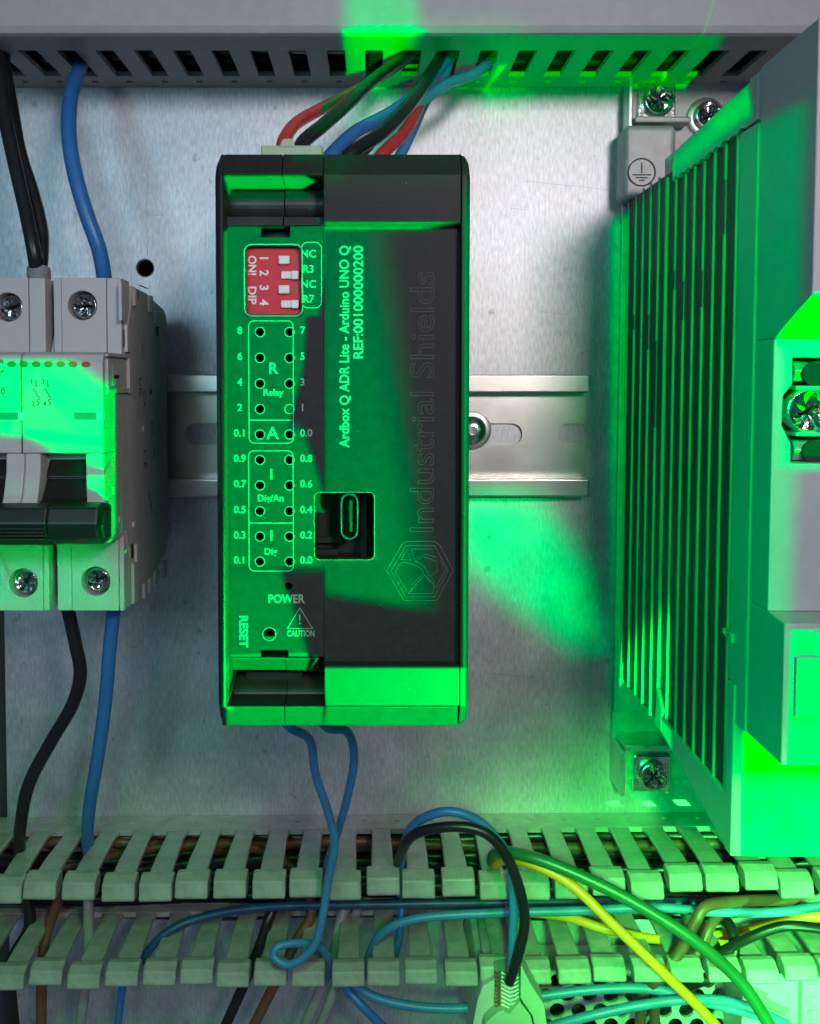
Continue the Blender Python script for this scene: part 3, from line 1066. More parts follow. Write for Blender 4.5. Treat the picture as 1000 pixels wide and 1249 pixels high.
pl(*zc((225, 400), (360, 170), (400, 145), (645, 145), (690, 180), (805, 400), (660, 660), (375, 660)), closed=True)
pl(*zc((262, 400), (395, 183), (640, 183), (760, 400), (640, 628), (390, 628)), closed=True)
pl(*zc((350, 303), (402, 225), (435, 310)), closed=True)
pl(*zc((440, 212), (630, 212), (680, 290), (560, 255), (465, 300)), closed=True)
pl(*zc((310, 400), (330, 350), (370, 325), (490, 358), (525, 385), (548, 420), (470, 500), (400, 580), (300, 410)), closed=True)
pl(*zc((415, 598), (490, 510), (560, 435), (590, 480), (630, 510), (640, 545), (628, 598)), closed=True)
pl(*zc((470, 318), (550, 280), (665, 320), (668, 405), (600, 450), (550, 360), (520, 335)), closed=True)
pl(*zc((690, 310), (740, 395), (650, 550), (640, 490), (620, 465)))
mb.build('etched_emblem', M['etch'], plc)
# plug on the top side of the controller
tp = thing('terminal_plug', 'pale green terminal plug on top of the controller with red and black wires', 'plug', (*at(355, 184, 88), 88))
a = rect(318, 177, 393, 196, 96)
MB().box(a[0], a[1], a[2], a[3], 82, 96).build('plug_body', M['cream'], tp, 0.4)
a = rect(340, 169, 361, 180, 96)
MB().prism([(a[0], a[2]), (a[1], a[2]), (a[1] - .5, a[2] + 1.2), ((a[0] + a[1]) / 2 + .8, a[3]), ((a[0] + a[1]) / 2 - .8, a[3]), (a[0] + .5, a[2] + 1.2)], 'h', 86, 96.2).build('plug_latch', M['cream'], tp, 0.3)

# ------------------------------------------------------------------ power supply with heat sink
X0 = 71.8
psu = thing('power_supply', 'large grey power supply with vertical heat sink fins at the right edge', 'power supply', (X0 + 30, -15, 2))
uFt, uFb = 51.4, -83.5
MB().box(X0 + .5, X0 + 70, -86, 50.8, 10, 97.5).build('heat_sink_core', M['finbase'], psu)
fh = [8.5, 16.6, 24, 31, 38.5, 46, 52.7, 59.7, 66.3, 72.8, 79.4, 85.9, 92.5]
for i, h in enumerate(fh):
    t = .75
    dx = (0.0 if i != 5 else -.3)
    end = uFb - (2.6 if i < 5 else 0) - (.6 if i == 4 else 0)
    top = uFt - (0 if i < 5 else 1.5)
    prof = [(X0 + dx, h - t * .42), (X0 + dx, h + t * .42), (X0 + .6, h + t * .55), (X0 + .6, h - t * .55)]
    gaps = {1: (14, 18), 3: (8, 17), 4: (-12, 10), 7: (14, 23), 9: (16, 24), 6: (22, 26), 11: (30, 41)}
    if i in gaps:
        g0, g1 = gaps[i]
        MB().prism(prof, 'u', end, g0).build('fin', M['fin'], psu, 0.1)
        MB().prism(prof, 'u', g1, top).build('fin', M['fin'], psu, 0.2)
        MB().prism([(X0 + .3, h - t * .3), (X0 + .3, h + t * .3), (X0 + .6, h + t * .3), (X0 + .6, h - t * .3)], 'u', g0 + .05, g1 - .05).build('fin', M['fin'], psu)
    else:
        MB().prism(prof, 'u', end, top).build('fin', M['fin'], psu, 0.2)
# wider foot flange at the bottom of the fins nearest the cover
MB().prism([(-77, 46.5), (-81, 50.6), (-86.6, 50.6), (-86.6, 45)], 'x', X0 - .35, X0 + 4).build('foot_flange', M['fin'], psu, 0.2)
MB().box(X0 + 1.2, X0 + 70, 50.9, 55.6, 40, 97).build('top_wall', M['psu_alu'], psu)
# upper cover strip over the fin ends with its ragged lower edge
jag = [(47.6, 52)]
for i in range(10):
    h = 54 + i * 4.6
    jag.append((48.0 + random.uniform(-.1, .35) + .1 * i, h))
    jag.append((47.5 + random.uniform(-.2, .15) + .1 * i, h + 2.4))
MB().prism([(48.6, 104)] + [(56.9, 104), (54.5, 54), (53.6, 52)] + jag, 'x', X0 - .5, X0 + 4.0).build('cover_strip', M['psu_alu'], psu, 0.15)
MB().prism([(-83.3, 51), (-83.3, 98), (at(950, 1046, 98.6)[1] + .1, 98), (-86.6, 51)], 'x', X0 - .4, X0 + 4.0).build('cover_strip', M['psu_alu'], psu, 0.15)
# base front plate below the front housing
MB().box(X0 - .45, X0 + 70, at(950, 1046, 98.6)[1], -60, 95, 98.6).build('base_front', M['psu_alu'], psu, 0.35, 3)
# front housing
MB().prism([(48.3, 94.5), (48.3, 103.6), (-67.7, 103.6), (-67.7, 98.65), (-59.9, 98.65), (-59.9, 94.5)], 'x', X0 - .1, X0 + 70).build('front_frame', M['psu'], psu, 0.2)
MB().prism([(58.3, 104.2), (58.8, 128), (13.9, 128), (7.4, 113), (7.4, 104.2)], 'x', X0, X0 + 70).build('front_housing', M['psu'], psu, 0.35, 3)
MB().prism([(-42.0, 104.2), (-42.0, 113.0), (-42.4, 120.3), (-67.6, 120.3), (-67.6, 104.2)], 'x', X0, X0 + 70).build('front_housing', M['psu'], psu, 0.35, 3)
MB().prism([(58.2, 97), (58.2, 104.6), (7, 104.6), (7, 97)], 'x', X0 + .6, X0 + 70).build('front_frame', M['psu'], psu, 0.2)
# recessed terminal cover with keyhole opening
Hc = 113.0
xc = X0
op = [at(p, q, Hc) for p, q in ((966, 437), (966, 470), (955, 484), (953.5, 520), (964, 541), (964, 566), (1040, 566), (1040, 437))]
ut_, ub_ = 7.35, -41.95
MB().plate([[(xc, ub_), (xc + 70, ub_), (xc + 70, ut_), (xc, ut_)], op], 'h', 104.2, Hc).build('terminal_cover', M['psu'], psu, 0.3, 3)
cc = at(984, 502, Hc - 3)
MB().box(xc + 3, xc + 60, -20, 5, 103.7, 105).build('terminal_floor', M['dark'], psu)
cross_screw(psu, cc, 4.3, Hc - 2.2, .5, 'terminal_screw')
for q0, q1 in ((438, 470), (535, 566)):
    a = rect(968, q0 + 2, 1040, q1 - 2, Hc - 3)
    MB().prism([(a[2], 105), (a[2] + .2, 109.2), ((a[2] + a[3]) / 2, 110.2), (a[3] - .2, 109.2), (a[3], 105)], 'x', a[0], a[1]).build('terminal_jaw', M['steel'], psu, 0.3)
    b = at(1000, (q0 + q1) / 2 + 3, Hc)
    MB().cyl(b, 2.2, 110.2, 110.9, 20).build('wire_opening', M['dark'], psu)
for q in (474, 531):
    a = rect(969, q - 2.5, 1040, q + 2.5, Hc - 1)
    MB().box(a[0] + .6, a[1], a[2], a[3], 105, 111.0).build('terminal_bridge', M['psu'], psu, 0.25)
# latch on the lower front
a = rect(972, 803, 1040, 879, 121)
MB().box(a[0], a[1], a[2], a[3], 120.4, 121.2).build('latch', M['psu'], psu, 0.3)
a = rect(994, 772, 1040, 800, 120.4)
MB().box(a[0], a[1], a[2], a[3], 120.3, 120.6).build('latch_slot', M['mcb_side'], psu)
# little loop on the flank
a0 = at(897, 772, 96)
MB().plate([[(a0[1], 92.5), (a0[1], 97.5), (-52, 97.5), (-51, 92.5)], [(a0[1] - 1, 93.4), (a0[1] - 1, 96.6), (-50.6, 96.6), (-50, 93.4)]], 'x', X0 - .9, X0 - .15).build('flank_loop', M['psu'], psu, 0.1)
# mounting bracket of sheet steel
bt = rect(754, 97, 880, 152, 3)
MB().box(X0 - .2, X0 + 40, -98.0, 87, 1.0, 3.2).build('bracket_plate', M['cast'], psu, 0.3)
MB().box(X0 - .3, X0 + .9, 70.5, 85.8, 3.3, 9).build('bracket_flange', M['steel'], psu, 0.3)
ubs = at(800, 905, 6)[1]
MB().box(X0 - .3, X0 + .9, -119, -106, 1.2, 13).build('bracket_flange', M['steel'], psu, 0.3)
MB().box(X0 + .95, X0 + 14, -106.0, -104.2, 1.2, 13).build('bracket_flange', M['steel'], psu, 0.3)
MB().box(X0 - .3, X0 + 28, -119, -98.1, .5, 1.5).build('bracket_foot', M['cast'], psu, 0.2)
# raised earth pillar
MB().box(X0 - 2.4, X0 + 12, 50.5, 71.0, 3.3, 14).build('earth_pillar', M['cast'], psu, 1.8, 4)
MB().box(X0 + 1.2, X0 + 17, 72.4, 74.2, 3.3, 10.5).build('bracket_tab', M['cast'], psu, 0.5)
mb = MB()
ce = at(780.5, 211, 14)
mb.lathe(ce, [(3.55, 13.95), (3.55, 14.2), (3.95, 14.2), (3.95, 13.95)], 32)
for dx_, du, w_, hh in ((0, 1.2, .18, 1.5), (0, -.7, 2.6, .16), (0, -1.5, 1.6, .16), (0, -2.2, .8, .16)):
    mb.box(ce[0] + dx_ - w_, ce[0] + dx_ + w_, ce[1] + du - hh, ce[1] + du + hh, 13.95, 14.15)
mb.build('earth_symbol', M['finbase'], psu)
# screws of the bracket
for nm, (qx, qy), r in (('upper', (803, 123), 4.4), ('lower', (797, 946), 4.4), ('lug', (864, 141), 4.0)):
    c = at(qx, qy, 6)
    t = thing('mounting_screw', {'upper': 'shiny cross head screw on the top tab of the power supply bracket',
                                 'lower': 'cross head screw on the bottom foot of the power supply bracket',
                                 'lug': 'tarnished screw half behind the slanted top strip of the power supply'}[nm], 'screw', (c[0], c[1], 3))
    if nm != 'lug':
        MB().box(c[0] - 5.4, c[0] + 5.4, c[1] - 5.4, c[1] + 5.4, 3.3 if nm == 'upper' else 1.6, 4.6).build('square_washer', M['screw'], t, 0.4)
    else:
        MB().lathe(c, [(5.6, 3.3), (5.6, 4.2), (5.2, 4.5), (3.5, 4.6)], 28).build('washer', M['steel'], t)
    cross_screw(t, c, r, 7.0, .3 if nm == 'upper' else .9, 'head')
psu.rotation_euler = (0, R(0.35), 0)


# ------------------------------------------------------------------ wires
def wire(name, label, pts, r, m, group=None):
    P = catmull([p3(*q) for q in pts], 9)
    o = MB().tube(P, r, 14).build(name, M[m])
    return tag(o, label, 'wire', group)


wire('wire', 'thick blue wire from the upper duct down into the circuit breaker', [(100, 78, 18), (96, 88, 26), (87, 115, 36), (84, 160, 44), (91, 210, 47), (106, 262, 48), (121, 305, 47), (128, 345, 44), (129, 360, 40)], 1.9, 'w_blue')
wire('wire', 'outer black wire dropping from the upper duct at the left edge', [(-6, 60, 34), (0, 85, 40), (4, 130, 44), (16, 190, 47), (31, 255, 50), (42, 310, 52), (46, 345, 48)], 1.75, 'w_black')
wire('wire', 'inner black wire twisted beside the outer one above the circuit breaker', [(4, 60, 28), (6, 85, 32), (14, 130, 38), (24, 185, 43), (41, 240, 46), (51, 285, 48), (50, 320, 50), (47, 345, 46)], 1.7, 'w_black')
fe = thing('ferrule', 'grey plastic ferrule joining the two black wires above the circuit breaker', 'ferrule', p3(47, 345, 50))
c0, c1 = p3(47, 324, 50), p3(48, 352, 48)
MB().tube([c0, p3(47, 327, 50), p3(47.5, 335, 49.5), c1], [2.1, 2.75, 2.85, 2.6], 18).build('collar', M['ferrule'], fe)
MB().tube([p3(48, 350, 48), p3(48, 362, 47)], 2.0, 14).build('sleeve', M['ferrule'], fe)
wire('wire', 'black wire leaving the circuit breaker and bending left into the open duct', [(80, 728, 44), (84, 748, 44), (92, 785, 42), (98, 822, 40), (88, 860, 38), (62, 905, 36), (36, 955, 32), (26, 1000, 27), (24, 1040, 20), (32, 1085, 16), (36, 1130, 14), (18, 1165, 20), (12, 1200, 24), (18, 1265, 24)], 1.7, 'w_black')
wire('wire', 'blue wire hanging from the circuit breaker into the open duct', [(140, 728, 44), (138, 750, 44), (133, 800, 42), (128, 860, 39), (119, 925, 35), (109, 985, 28), (107, 1030, 18), (115, 1060, 9)], 1.75, 'w_blue')
for u_, h_, r_, lab in ((4.2, 7.5, 3.4, 'thick black filler cable darkening the slots of the closed upper duct nearest the plate'), (5.0, 15.5, 4.0, 'thick black filler cable second from the plate, darkening the slots of the closed upper duct'), (4.8, 24.0, 4.0, 'thick black filler cable in the middle of the closed upper duct, darkening its slots'), (5.2, 32.5, 4.0, 'thick black filler cable darkening the slots of the closed upper duct just below its lid'), (6.0, 40.5, 3.6, 'thick black filler cable under the lid of the closed upper duct, darkening its slots')):
    o = MB().tube(catmull([(x_, uw + 2.4 + u_ + 1.2 * math.sin(x_ * .05 + h_), h_ + .6 * math.sin(x_ * .08)) for x_ in range(-140, 141, 20)], 3), r_, 10).build('cable', M['w_black'])
    tag(o, lab, 'cable')  # cables added behind the slots so that they look black
# controller, top side
wire('wire', 'red wire bending up from the pale plug on the controller to the upper duct', [(344, 184, 88), (347, 170, 86), (362, 150, 78), (395, 131, 68), (440, 108, 52), (478, 85, 36), (510, 60, 22)], 1.35, 'w_red')
wire('wire', 'black wire rising beside the red one from the pale plug', [(366, 184, 90), (371, 172, 88), (395, 152, 82), (425, 126, 72), (455, 98, 56), (490, 72, 36), (512, 55, 22)], 1.5, 'w_black')
wire('wire', 'dark blue wire in front of the bundle rising from behind the controller', [(395, 200, 78), (410, 182, 76), (435, 160, 70), (478, 137, 60), (512, 112, 50), (535, 85, 36), (557, 60, 22)], 1.5, 'w_blue')
wire('wire', 'black wire crossing the middle of the bundle above the controller', [(418, 200, 84), (432, 184, 83), (468, 160, 76), (500, 127, 66), (522, 95, 50), (540, 65, 28)], 1.55, 'w_black')
wire('wire', 'short red wire emerging right of the black one above the controller', [(452, 204, 70), (468, 186, 68), (492, 163, 62), (508, 136, 54), (522, 108, 44), (540, 80, 30), (548, 60, 20)], 1.4, 'w_red')
wire('wire', 'light blue wire of the bundle reaching farthest right into the upper duct', [(430, 200, 66), (447, 180, 64), (470, 155, 60), (505, 130, 54), (545, 103, 44), (582, 88, 34), (608, 62, 20)], 1.35, 'w_lblue')
wire('wire', 'pale blue wire low behind the short red one above the controller', [(480, 205, 52), (493, 180, 50), (507, 150, 46), (520, 122, 40), (540, 96, 34), (552, 62, 20)], 1.3, 'w_lblue')
# controller, bottom side
wire('wire', 'thin teal wire from below the controller ending in a small loop on the fingers', [(340, 872, 70), (355, 888, 68), (378, 903, 62), (385, 945, 56), (400, 990, 52), (408, 1030, 50), (400, 1075, 47), (393, 1120, 46), (382, 1155, 46), (355, 1176, 46), (335, 1168, 45), (340, 1154, 44), (368, 1150, 42), (392, 1156, 39), (401, 1172, 34), (398, 1195, 22)], 1.05, 'w_lblue')
wire('wire', 'thin teal wire curving right below the controller then joining the looped one', [(385, 872, 70), (400, 888, 68), (424, 893, 62), (432, 925, 56), (423, 975, 50), (410, 1020, 42), (398, 1060, 28), (394, 1100, 16), (385, 1140, 10)], 1.05, 'w_lblue')
# arch over the duct fingers
wire('wire', 'blue wire arching over the fingers of the open duct', [(487, 1090, 20), (489, 1050, 36), (503, 1008, 46), (540, 990, 50), (578, 998, 50), (605, 1022, 49), (621, 1050, 48), (626, 1100, 47), (625, 1150, 47), (624, 1195, 46)], 1.15, 'w_blue')
wire('wire', 'black wire arching in front of the blue one over the duct fingers', [(484, 1075, 22), (488, 1045, 38), (505, 1018, 47), (550, 1008, 51), (590, 1015, 52), (615, 1040, 52), (632, 1078, 51), (640, 1122, 50), (632, 1165, 50), (621, 1198, 48)], 1.3, 'w_black')
wire('wire', 'thick dark green wire sweeping from the duct to the lower right corner', [(600, 1052, 30), (606, 1040, 42), (640, 1043, 50), (700, 1065, 54), (775, 1102, 58), (850, 1150, 62), (905, 1200, 64), (945, 1262, 64)], 1.5, 'w_green')
wire('wire', 'yellow green earth wire sweeping diagonally to the bottom edge', [(602, 1062, 28), (610, 1050, 40), (645, 1052, 49), (695, 1078, 53), (745, 1125, 57), (800, 1178, 60), (850, 1226, 62), (885, 1265, 62)], 1.25, 'w_yellow')
wire('wire', 'short yellow wire lying in the open duct under the earth wire', [(640, 1112, 14), (690, 1118, 20), (735, 1132, 24), (790, 1144, 24), (850, 1148, 22), (900, 1150, 18)], 1.3, 'w_yellow')
# wires lying in the open duct
wire('wire', 'dark blue wire lying along the open duct behind the finger tips', [(170, 1175, 22), (200, 1140, 22), (250, 1118, 20), (330, 1106, 20), (470, 1103, 20), (600, 1101, 18), (760, 1100, 16), (900, 1100, 14), (1040, 1090, 14)], 1.2, 'w_navy')
wire('wire', 'blue wire rising between lower fingers and running right along the duct', [(440, 1200, 14), (452, 1160, 24), (470, 1135, 28), (510, 1120, 29), (590, 1114, 29), (700, 1111, 29), (800, 1107, 29), (870, 1112, 30), (950, 1112, 31), (1030, 1100, 31)], 1.2, 'w_lblue')
wire('wire', 'blue wire stub hanging inside the duct below the arch', [(492, 1085, 12), (490, 1110, 14), (487, 1140, 16), (480, 1175, 14)], 1.1, 'w_blue')
wire('wire', 'brown wire lying deep in the open duct behind the upper fingers', [(-10, 1080, 12), (60, 1062, 10), (120, 1048, 9), (180, 1035, 8), (240, 1030, 7), (300, 1032, 8), (360, 1060, 12), (380, 1110, 16), (360, 1150, 18), (335, 1200, 20), (300, 1270, 20)], 1.5, 'w_brown')
wire('wire', 'dark wire beside the brown one deep in the open duct', [(-10, 1062, 8), (80, 1070, 12), (160, 1062, 12), (260, 1050, 10), (400, 1046, 9), (520, 1052, 9), (620, 1060, 8), (720, 1058, 8), (860, 1060, 8)], 1.7, 'w_black')
wire('wire', 'black wire passing behind the lower fingers left of the teal loop', [(345, 1085, 12), (330, 1115, 18), (318, 1150, 20), (300, 1195, 22), (270, 1262, 22)], 1.5, 'w_black')
wire('wire', 'grey wire crossing behind the lower fingers next to the loop', [(430, 1080, 10), (415, 1125, 14), (408, 1160, 16), (390, 1210, 18), (365, 1265, 18)], 1.6, 'w_grey')
wire('wire', 'pale grey wire running down at the bottom centre beside its grey twin', [(440, 1095, 10), (420, 1160, 12), (408, 1205, 16), (385, 1265, 16)], 1.5, 'w_grey')
wire('wire', 'brown wire passing straight down behind the fingers at the lower left', [(95, 1060, 9), (75, 1090, 15), (60, 1130, 16), (52, 1170, 18), (50, 1265, 18)], 1.5, 'w_brown')
wire('wire', 'grey wire passing down behind the fingers right of the brown one', [(112, 1062, 8), (108, 1100, 20), (108, 1150, 20), (104, 1200, 20), (96, 1265, 20)], 1.5, 'w_grey')
wire('wire', 'thin blue wire below the lower fingers at the left', [(160, 1150, 10), (150, 1200, 12), (142, 1265, 12)], 1.1, 'w_blue')
wire('wire', 'blue wire curving from the loop to the right along the bottom edge', [(405, 1178, 14), (428, 1198, 26), (462, 1218, 30), (520, 1229, 31), (585, 1228, 31), (665, 1214, 32), (740, 1206, 33), (800, 1207, 34), (860, 1222, 35), (930, 1240, 36), (980, 1262, 36)], 1.25, 'w_lblue')
wire('wire', 'blue wire dropping from the loop steeply to the bottom edge', [(400, 1182, 14), (416, 1198, 24), (440, 1225, 28), (480, 1265, 28)], 1.2, 'w_blue')
wire('wire', 'teal wire rising gently along the bottom edge towards the right', [(640, 1262, 34), (700, 1244, 36), (770, 1228, 37), (840, 1219, 38), (900, 1224, 38), (960, 1250, 38)], 1.25, 'w_lblue')
wire('wire', 'brown wire curling over the duct edge beside the earth wire', [(1000, 1098, 20), (930, 1098, 26), (880, 1101, 32), (858, 1108, 35), (845, 1130, 36), (828, 1162, 36), (805, 1192, 36), (785, 1212, 30), (780, 1265, 24)], 1.5, 'w_brown')
wire('wire', 'second brown wire curling down right beside the first', [(900, 1112, 22), (875, 1118, 28), (866, 1130, 31), (855, 1155, 33), (840, 1172, 34), (812, 1190, 34), (798, 1205, 30), (800, 1265, 24)], 1.4, 'w_brown')
wire('wire', 'black wire forming a tight curve in the duct right of the brown wires', [(868, 1116, 22), (886, 1124, 28), (895, 1145, 32), (893, 1168, 33), (878, 1186, 33), (850, 1198, 32), (815, 1212, 26)], 1.5, 'w_black')
wire('wire', 'black wire arching over the duct fingers at the right edge', [(835, 1190, 26), (865, 1170, 32), (905, 1148, 37), (945, 1132, 39), (980, 1130, 40), (1040, 1140, 40)], 1.3, 'w_black')
wire('wire', 'green lit light wire in the duct at the right edge', [(840, 1142, 20), (890, 1140, 22), (940, 1128, 26), (990, 1118, 28), (1040, 1122, 28)], 1.4, 'w_yellow')
wire('wire', 'light wire lying under the last upper finger tips at the right', [(860, 1128, 14), (920, 1118, 18), (960, 1108, 22), (1000, 1095, 24), (1040, 1080, 24)], 1.2, 'w_grey')

for i, (y0, y1, y2, y3, h, m, lab) in enumerate((
        (1018, 1022, 1019, 1024, 6, 'w_black', 'black wire lying against the floor of the open duct nearest its upper wall'),
        (1030, 1026, 1034, 1030, 7, 'w_brown', 'long brown wire running the whole length of the open duct floor'),
        (1042, 1046, 1040, 1044, 7, 'w_black', 'long black wire beside the full length brown one in the open duct'),
        (1054, 1050, 1056, 1052, 8, 'w_black', 'long black wire half hidden below the upper finger tips'),
        (1066, 1070, 1064, 1068, 9, 'w_black', 'black wire hidden below the upper finger tips along the duct'),
        (1080, 1078, 1084, 1080, 8, 'w_black', 'black wire in the shade just below the upper finger tips'),
        (1104, 1107, 1102, 1106, 5, 'w_black', 'black filler wire darkening the duct floor near the lower finger row'),  # added to darken the floor where it lies in shade
        (1114, 1112, 1116, 1113, 4, 'w_black', 'black filler wire darkening the corner under the lower finger row'),  # likewise added, covers the shaded floor with black
        (1092, 1096, 1090, 1094, 6, 'w_black', 'black wire on the duct floor between the two finger rows'))):
    wire('wire', lab, [(-20, y0, h), (120, y1, h + 1), (260, y2, h - 1), (400, y1, h + 2), (540, y3, h), (680, y2, h + 1), (820, y0, h - 1), (1040, y1, h)], 1.55, m)
# ------------------------------------------------------------------ things along the bottom edge
# perforated metal housing
ph = thing('perforated_housing', 'grey metal housing with rows of round holes at the bottom right', 'housing', (*at(780, 1235, 12), 0))
a0 = at(640, 1192, 14); a1 = at(905, 1192, 14)
hx0, hx1, hu1 = a0[0], a1[0], a0[1] + 2.0
hu0 = hu1 - 30
holes = []
row = 0
uu = hu1 - 3.0
while uu > hu0 + 3:
    xx = hx0 + 3.2 + (3.1 if row % 2 else 0)
    while xx < hx1 - 2.5:
        holes.append(circ((xx, uu), 2.15, 18))
        xx += 6.2
    uu -= 4.4
    row += 1
MB().plate([[(hx0, hu0), (hx1, hu0), (hx1, hu1), (hx0, hu1)]] + holes, 'h', 13, 14).build('perforated_sheet', M['psu_alu'], ph)
MB().box(hx0, hx1, hu1 - 1, hu1 - .05, 1, 12.95).build('side_wall', M['psu_alu'], ph)
MB().box(hx0 + .2, hx1 - .2, hu0, hu1 - 1.1, .5, 2).build('inner_floor', M['dark'], ph)
# box with ribbed flat plug
fb = thing('ribbed_connector', 'pale box with ribbed gold edged plug at the bottom centre', 'connector', (*at(625, 1240, 30), 0))
q = [at(x_, y_, 46) for x_, y_ in ((606, 1236), (614, 1232), (620, 1238), (634, 1222), (648, 1240), (655, 1275), (586, 1275), (592, 1248))]
MB().prism(q, 'h', 4, 46).build('box_body', M['cream'], fb, 0.3)
q = [at(x_, y_, 48) for x_, y_ in ((635, 1176), (646, 1198), (664, 1226), (670, 1275), (656, 1275), (650, 1240), (635, 1218))]
MB().prism(q, 'h', 5, 48).build('side_flap', M['cream'], fb, 0.2)
q = [at(x_, y_, 42) for x_, y_ in ((604, 1194), (603, 1230), (590, 1246), (584, 1275), (572, 1275), (582, 1222), (588, 1204))]
MB().prism(q, 'h', 5, 42).build('side_flap', M['mcb_side'], fb, 0.3)
q = [at(x_, y_, 43) for x_, y_ in ((605, 1187), (634, 1184), (634, 1222), (620, 1236), (604, 1234))]
MB().prism(q, 'h', 8, 43).build('plug_core', M['duct_low'], fb)
for i in range(9):
    y = 1187 + i * 4.8
    MB().tube([p3(622, y + 4.5, 43.6), p3(628, y + 2.5, 44.4), p3(634, y - 1, 43.8)], .27, 6).build('rib', M['white'], fb)
    MB().tube([p3(611.5, y - 1, 43.6), p3(617, y + 2, 44.2), p3(622, y + 4.5, 43.6)], .27, 6).build('rib', M['white'], fb)
    MB().tube([p3(604.5, y + 1, 43.2), p3(610.5, y + .5, 44.2)], .38, 6).build('gold_pin', M['brass'], fb)
# terminal housing at the lower right corner
tb = thing('terminal_housing', 'grey boxy housing under the duct at the lower right corner', 'housing', (*at(960, 1230, 20), 0))
a = rect(905, 1188, 977, 1290, 28)
MB().box(a[0], a[1], a[2], a[3], 1, 28).build('housing_body', M['psu'], tb, 0.4)
b = rect(977.5, 1186, 1060, 1290, 30)
MB().box(b[0], b[1], b[2], b[3], 1, 30).build('housing_body', M['psu'], tb, 0.4)
for i in range(4):
    y = 1200 + i * 16
    c = rect(985, y, 994, y + 9, 30)
    MB().box(c[0], c[1], c[2], c[3], 29.5, 30.3).build('vent', M['mcb_side'], tb)

# ------------------------------------------------------------------ green light on the place
# Added unseen spots, each outline shaped to draw one patch of green light.
beam('added_green_beam', GR, [(-60, 437, 76), (95, 437, 76), (128, 466, 76), (147, 470, 70), (147, 523, 70), (-60, 523, 76)], 40, [.0008, .005, .005, .001, .002, .002], col=GREENB)
beam('added_green_beam', GR, [(28, 523, 76), (147, 523, 70), (147, 562, 70), (74, 556, 76)], 40, [.002, .001, .0008, .003], col=GREENB)
beam('added_green_beam', GR, [(103, 578, 76), (147, 560, 70), (144, 655, 69), (103, 664, 76)], 42, .0012, col=GREENB)
beam('added_green_beam', GR, [(-60, 640, 84), (125, 640, 84), (160, 750, 59), (-60, 750, 59)], 12, .012, col=GREENB)
# controller: front foil (the opening of the red switch block stays out of the light)
PB = 75
e = .0006
beam('added_green_beam', GR, [(275, 275, 112), (396, 275, 112), (396, 299, 112), (275, 299, 112)], PB, e, col=GREENP)
beam('added_green_beam', GR, [(275, 299, 112), (299, 299, 112), (299, 385, 112), (275, 385, 112)], PB, e, col=GREENP)
beam('added_green_beam', GR, [(368, 299, 112), (396, 299, 112), (396, 335, 112), (388, 385, 112), (368, 385, 112)], PB, e, col=GREENP)
beam('added_green_beam', GR, [(275, 385, 112), (388, 385, 112), (369, 452, 112), (366, 520, 112), (275, 520, 112)], PB, [e, .0012, .0012, .003, e], col=GREENP)
beam('added_green_beam', GR, [(275, 520, 112), (366, 520, 112), (394, 598, 112), (396, 694, 112), (340, 694, 112), (275, 694, 112)], PB, [.003, .002, .001, .003, .003, e], col=GREENP)
beam('added_green_beam', GR, [(275, 694, 112), (340, 694, 112), (374, 795, 112), (275, 795, 112)], PB, [.003, .002, .001, e], col=GREENP)
beam('added_green_beam', GR, [(396, 275, 112), (456, 275, 112), (512, 740, 112), (396, 722, 112)], PB * .7, [.001, .010, .003, .001], col=GREENP)
# controller: rims and slopes
beam('added_green_beam', GR, [(274, 284, 115), (279, 284, 113), (279, 600, 113), (274.5, 600, 115)], 260, .0004, col=GREENP)
beam('added_green_beam', GR, [(274.5, 600, 115), (279, 600, 113), (279, 862, 113), (272, 862, 115)], 260, .0004, col=GREENP)
beam('added_green_beam', GR, [(272, 213, 114), (370, 213, 114), (384, 222, 112), (370, 232, 109), (274, 232, 109)], 420, .0008, col=GREENP)
beam('added_green_beam', GR, [(393, 815, 115), (572, 815, 115), (572, 890, 112), (393, 890, 112)], 180, e, col=GREENP)
beam('added_green_beam', GR, [(276, 859, 115), (393, 859, 115), (393, 890, 112), (276, 890, 112)], 180, e, col=GREENP)
beam('added_green_beam', GR, [(264, 797, 112), (374, 795, 112), (372, 818, 109), (264, 818, 109)], 190, e, col=GREENP)
beam('added_green_beam', GR, [(396, 272, 115), (550, 272, 115), (520, 278, 112), (396, 278, 112)], 300, [e, .003, e, e], col=GREENP)
beam('added_green_beam', GR, [(566, 240, 115), (577, 240, 113), (575, 815, 113), (565, 815, 115)], 90, [.01, e, .002, e], col=GREENP)
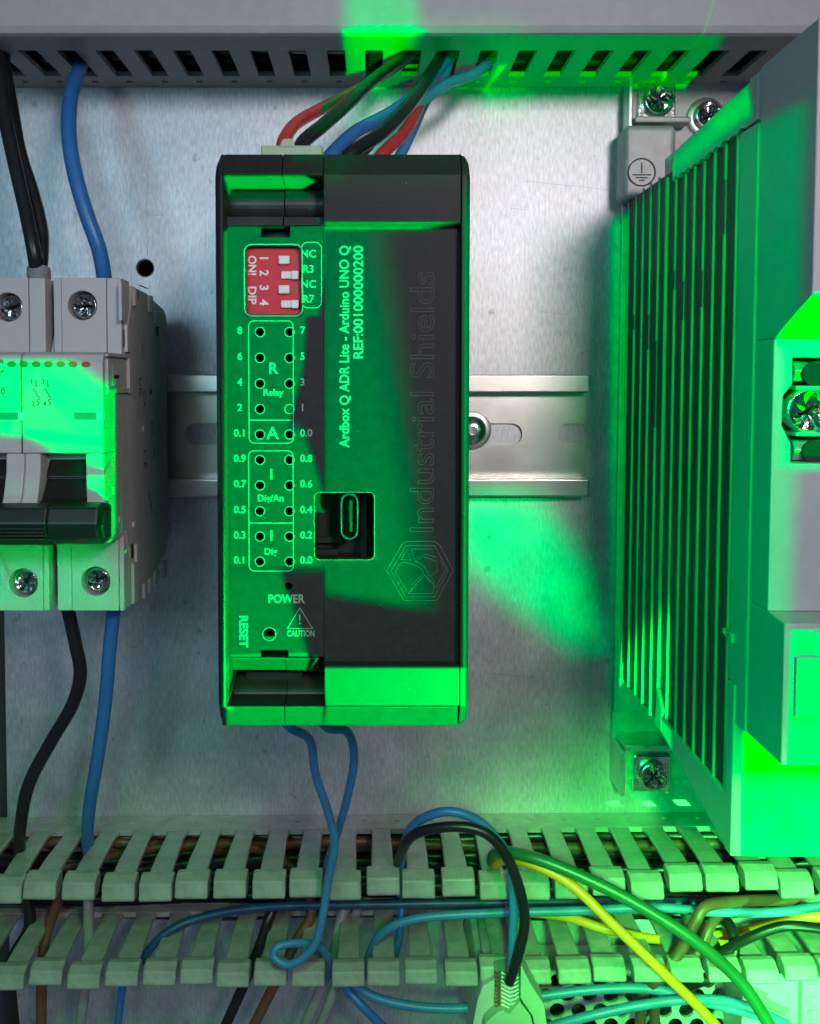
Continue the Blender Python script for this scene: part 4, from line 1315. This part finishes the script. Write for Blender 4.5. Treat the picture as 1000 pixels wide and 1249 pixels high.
# upper duct
beam('added_green_beam', GT, [(396, -40, 48), (500, -40, 48), (514, 45, 48), (470, 135, 0), (424, 135, 0), (416, 40, 48)], 12, [.004, .006, .004, .006, .006, .008])
beam('added_green_beam', GT, [(420, 36, 48), (512, 36, 48), (450, 110, 0), (424, 110, 0)], 42, [.001, .005, .005, .002])
beam('added_green_beam', GT, [(600, 44, 46), (880, 44, 46), (850, 106, 0), (600, 106, 0)], 18, [.001, .004, .001, .03])
beam('added_green_beam', GT, [(440, 40, 48), (640, 40, 48), (640, 125, 0), (440, 125, 0)], 8, .012)
# power supply: flank
beam('added_green_beam', GF, [(748, 235, 0), (818, 203, 52), (917, 106, 104), (986, 40, 128), (957, 945, 120), (903, 1050, 98), (748, 965, 0)], 5.5, .006)
beam('added_green_beam', GL, [(815, 210, 52), (915, 125, 104), (918, 150, 104), (815, 228, 52)], 60, .0012)
beam('added_green_beam', GL, [(757, 810, 10), (795, 765, 40), (817, 745, 52), (817, 902, 52), (757, 850, 8)], 55, [.004, .006, .001, .001, .001], col=GREENP)
# power supply: front
beam('added_green_beam', GR, [(905, 885, 98), (1100, 885, 98), (1100, 1044, 98), (903, 1044, 98)], 36, .001)
beam('added_green_beam', GR, [(965, 769, 120), (1100, 769, 120), (1100, 942, 120), (960, 942, 120)], 42, .0015)
beam('added_green_beam', GR, [(951, 420, 113), (980, 362, 128), (1100, 340, 128), (1100, 400, 113)], 60, .0012)
beam('added_green_beam', GR, [(962, 400, 113), (1100, 400, 113), (1100, 570, 113), (962, 570, 113)], 22, [.002, .002, .003, .008])
# lower plate and open duct
beam('added_green_beam', GC, [(560, 607, 0), (655, 607, 0), (714, 712, 0), (716, 796, 0), (640, 752, 0), (560, 682, 0)], 8, [.003, .010, .003, .003, .008, .008], 6, GREENP)
beam('added_green_beam', GU, [(-100, 960, 0), (640, 960, 0), (640, 1300, 30), (-100, 1300, 30)], 4.0, [.10, .10, .01, .01], 30, GREEN2)
beam('added_green_beam', GC, [(700, 960, 0), (1100, 960, 0), (1100, 1300, 30), (700, 1300, 30)], 42, [.04, .01, .01, .12], 20, GREEN2)
beam('added_green_beam', GR, [(860, 1104, 40), (1100, 1104, 40), (1100, 1300, 30), (860, 1300, 30)], 40, [.002, .01, .01, .03], 8, GREEN2)
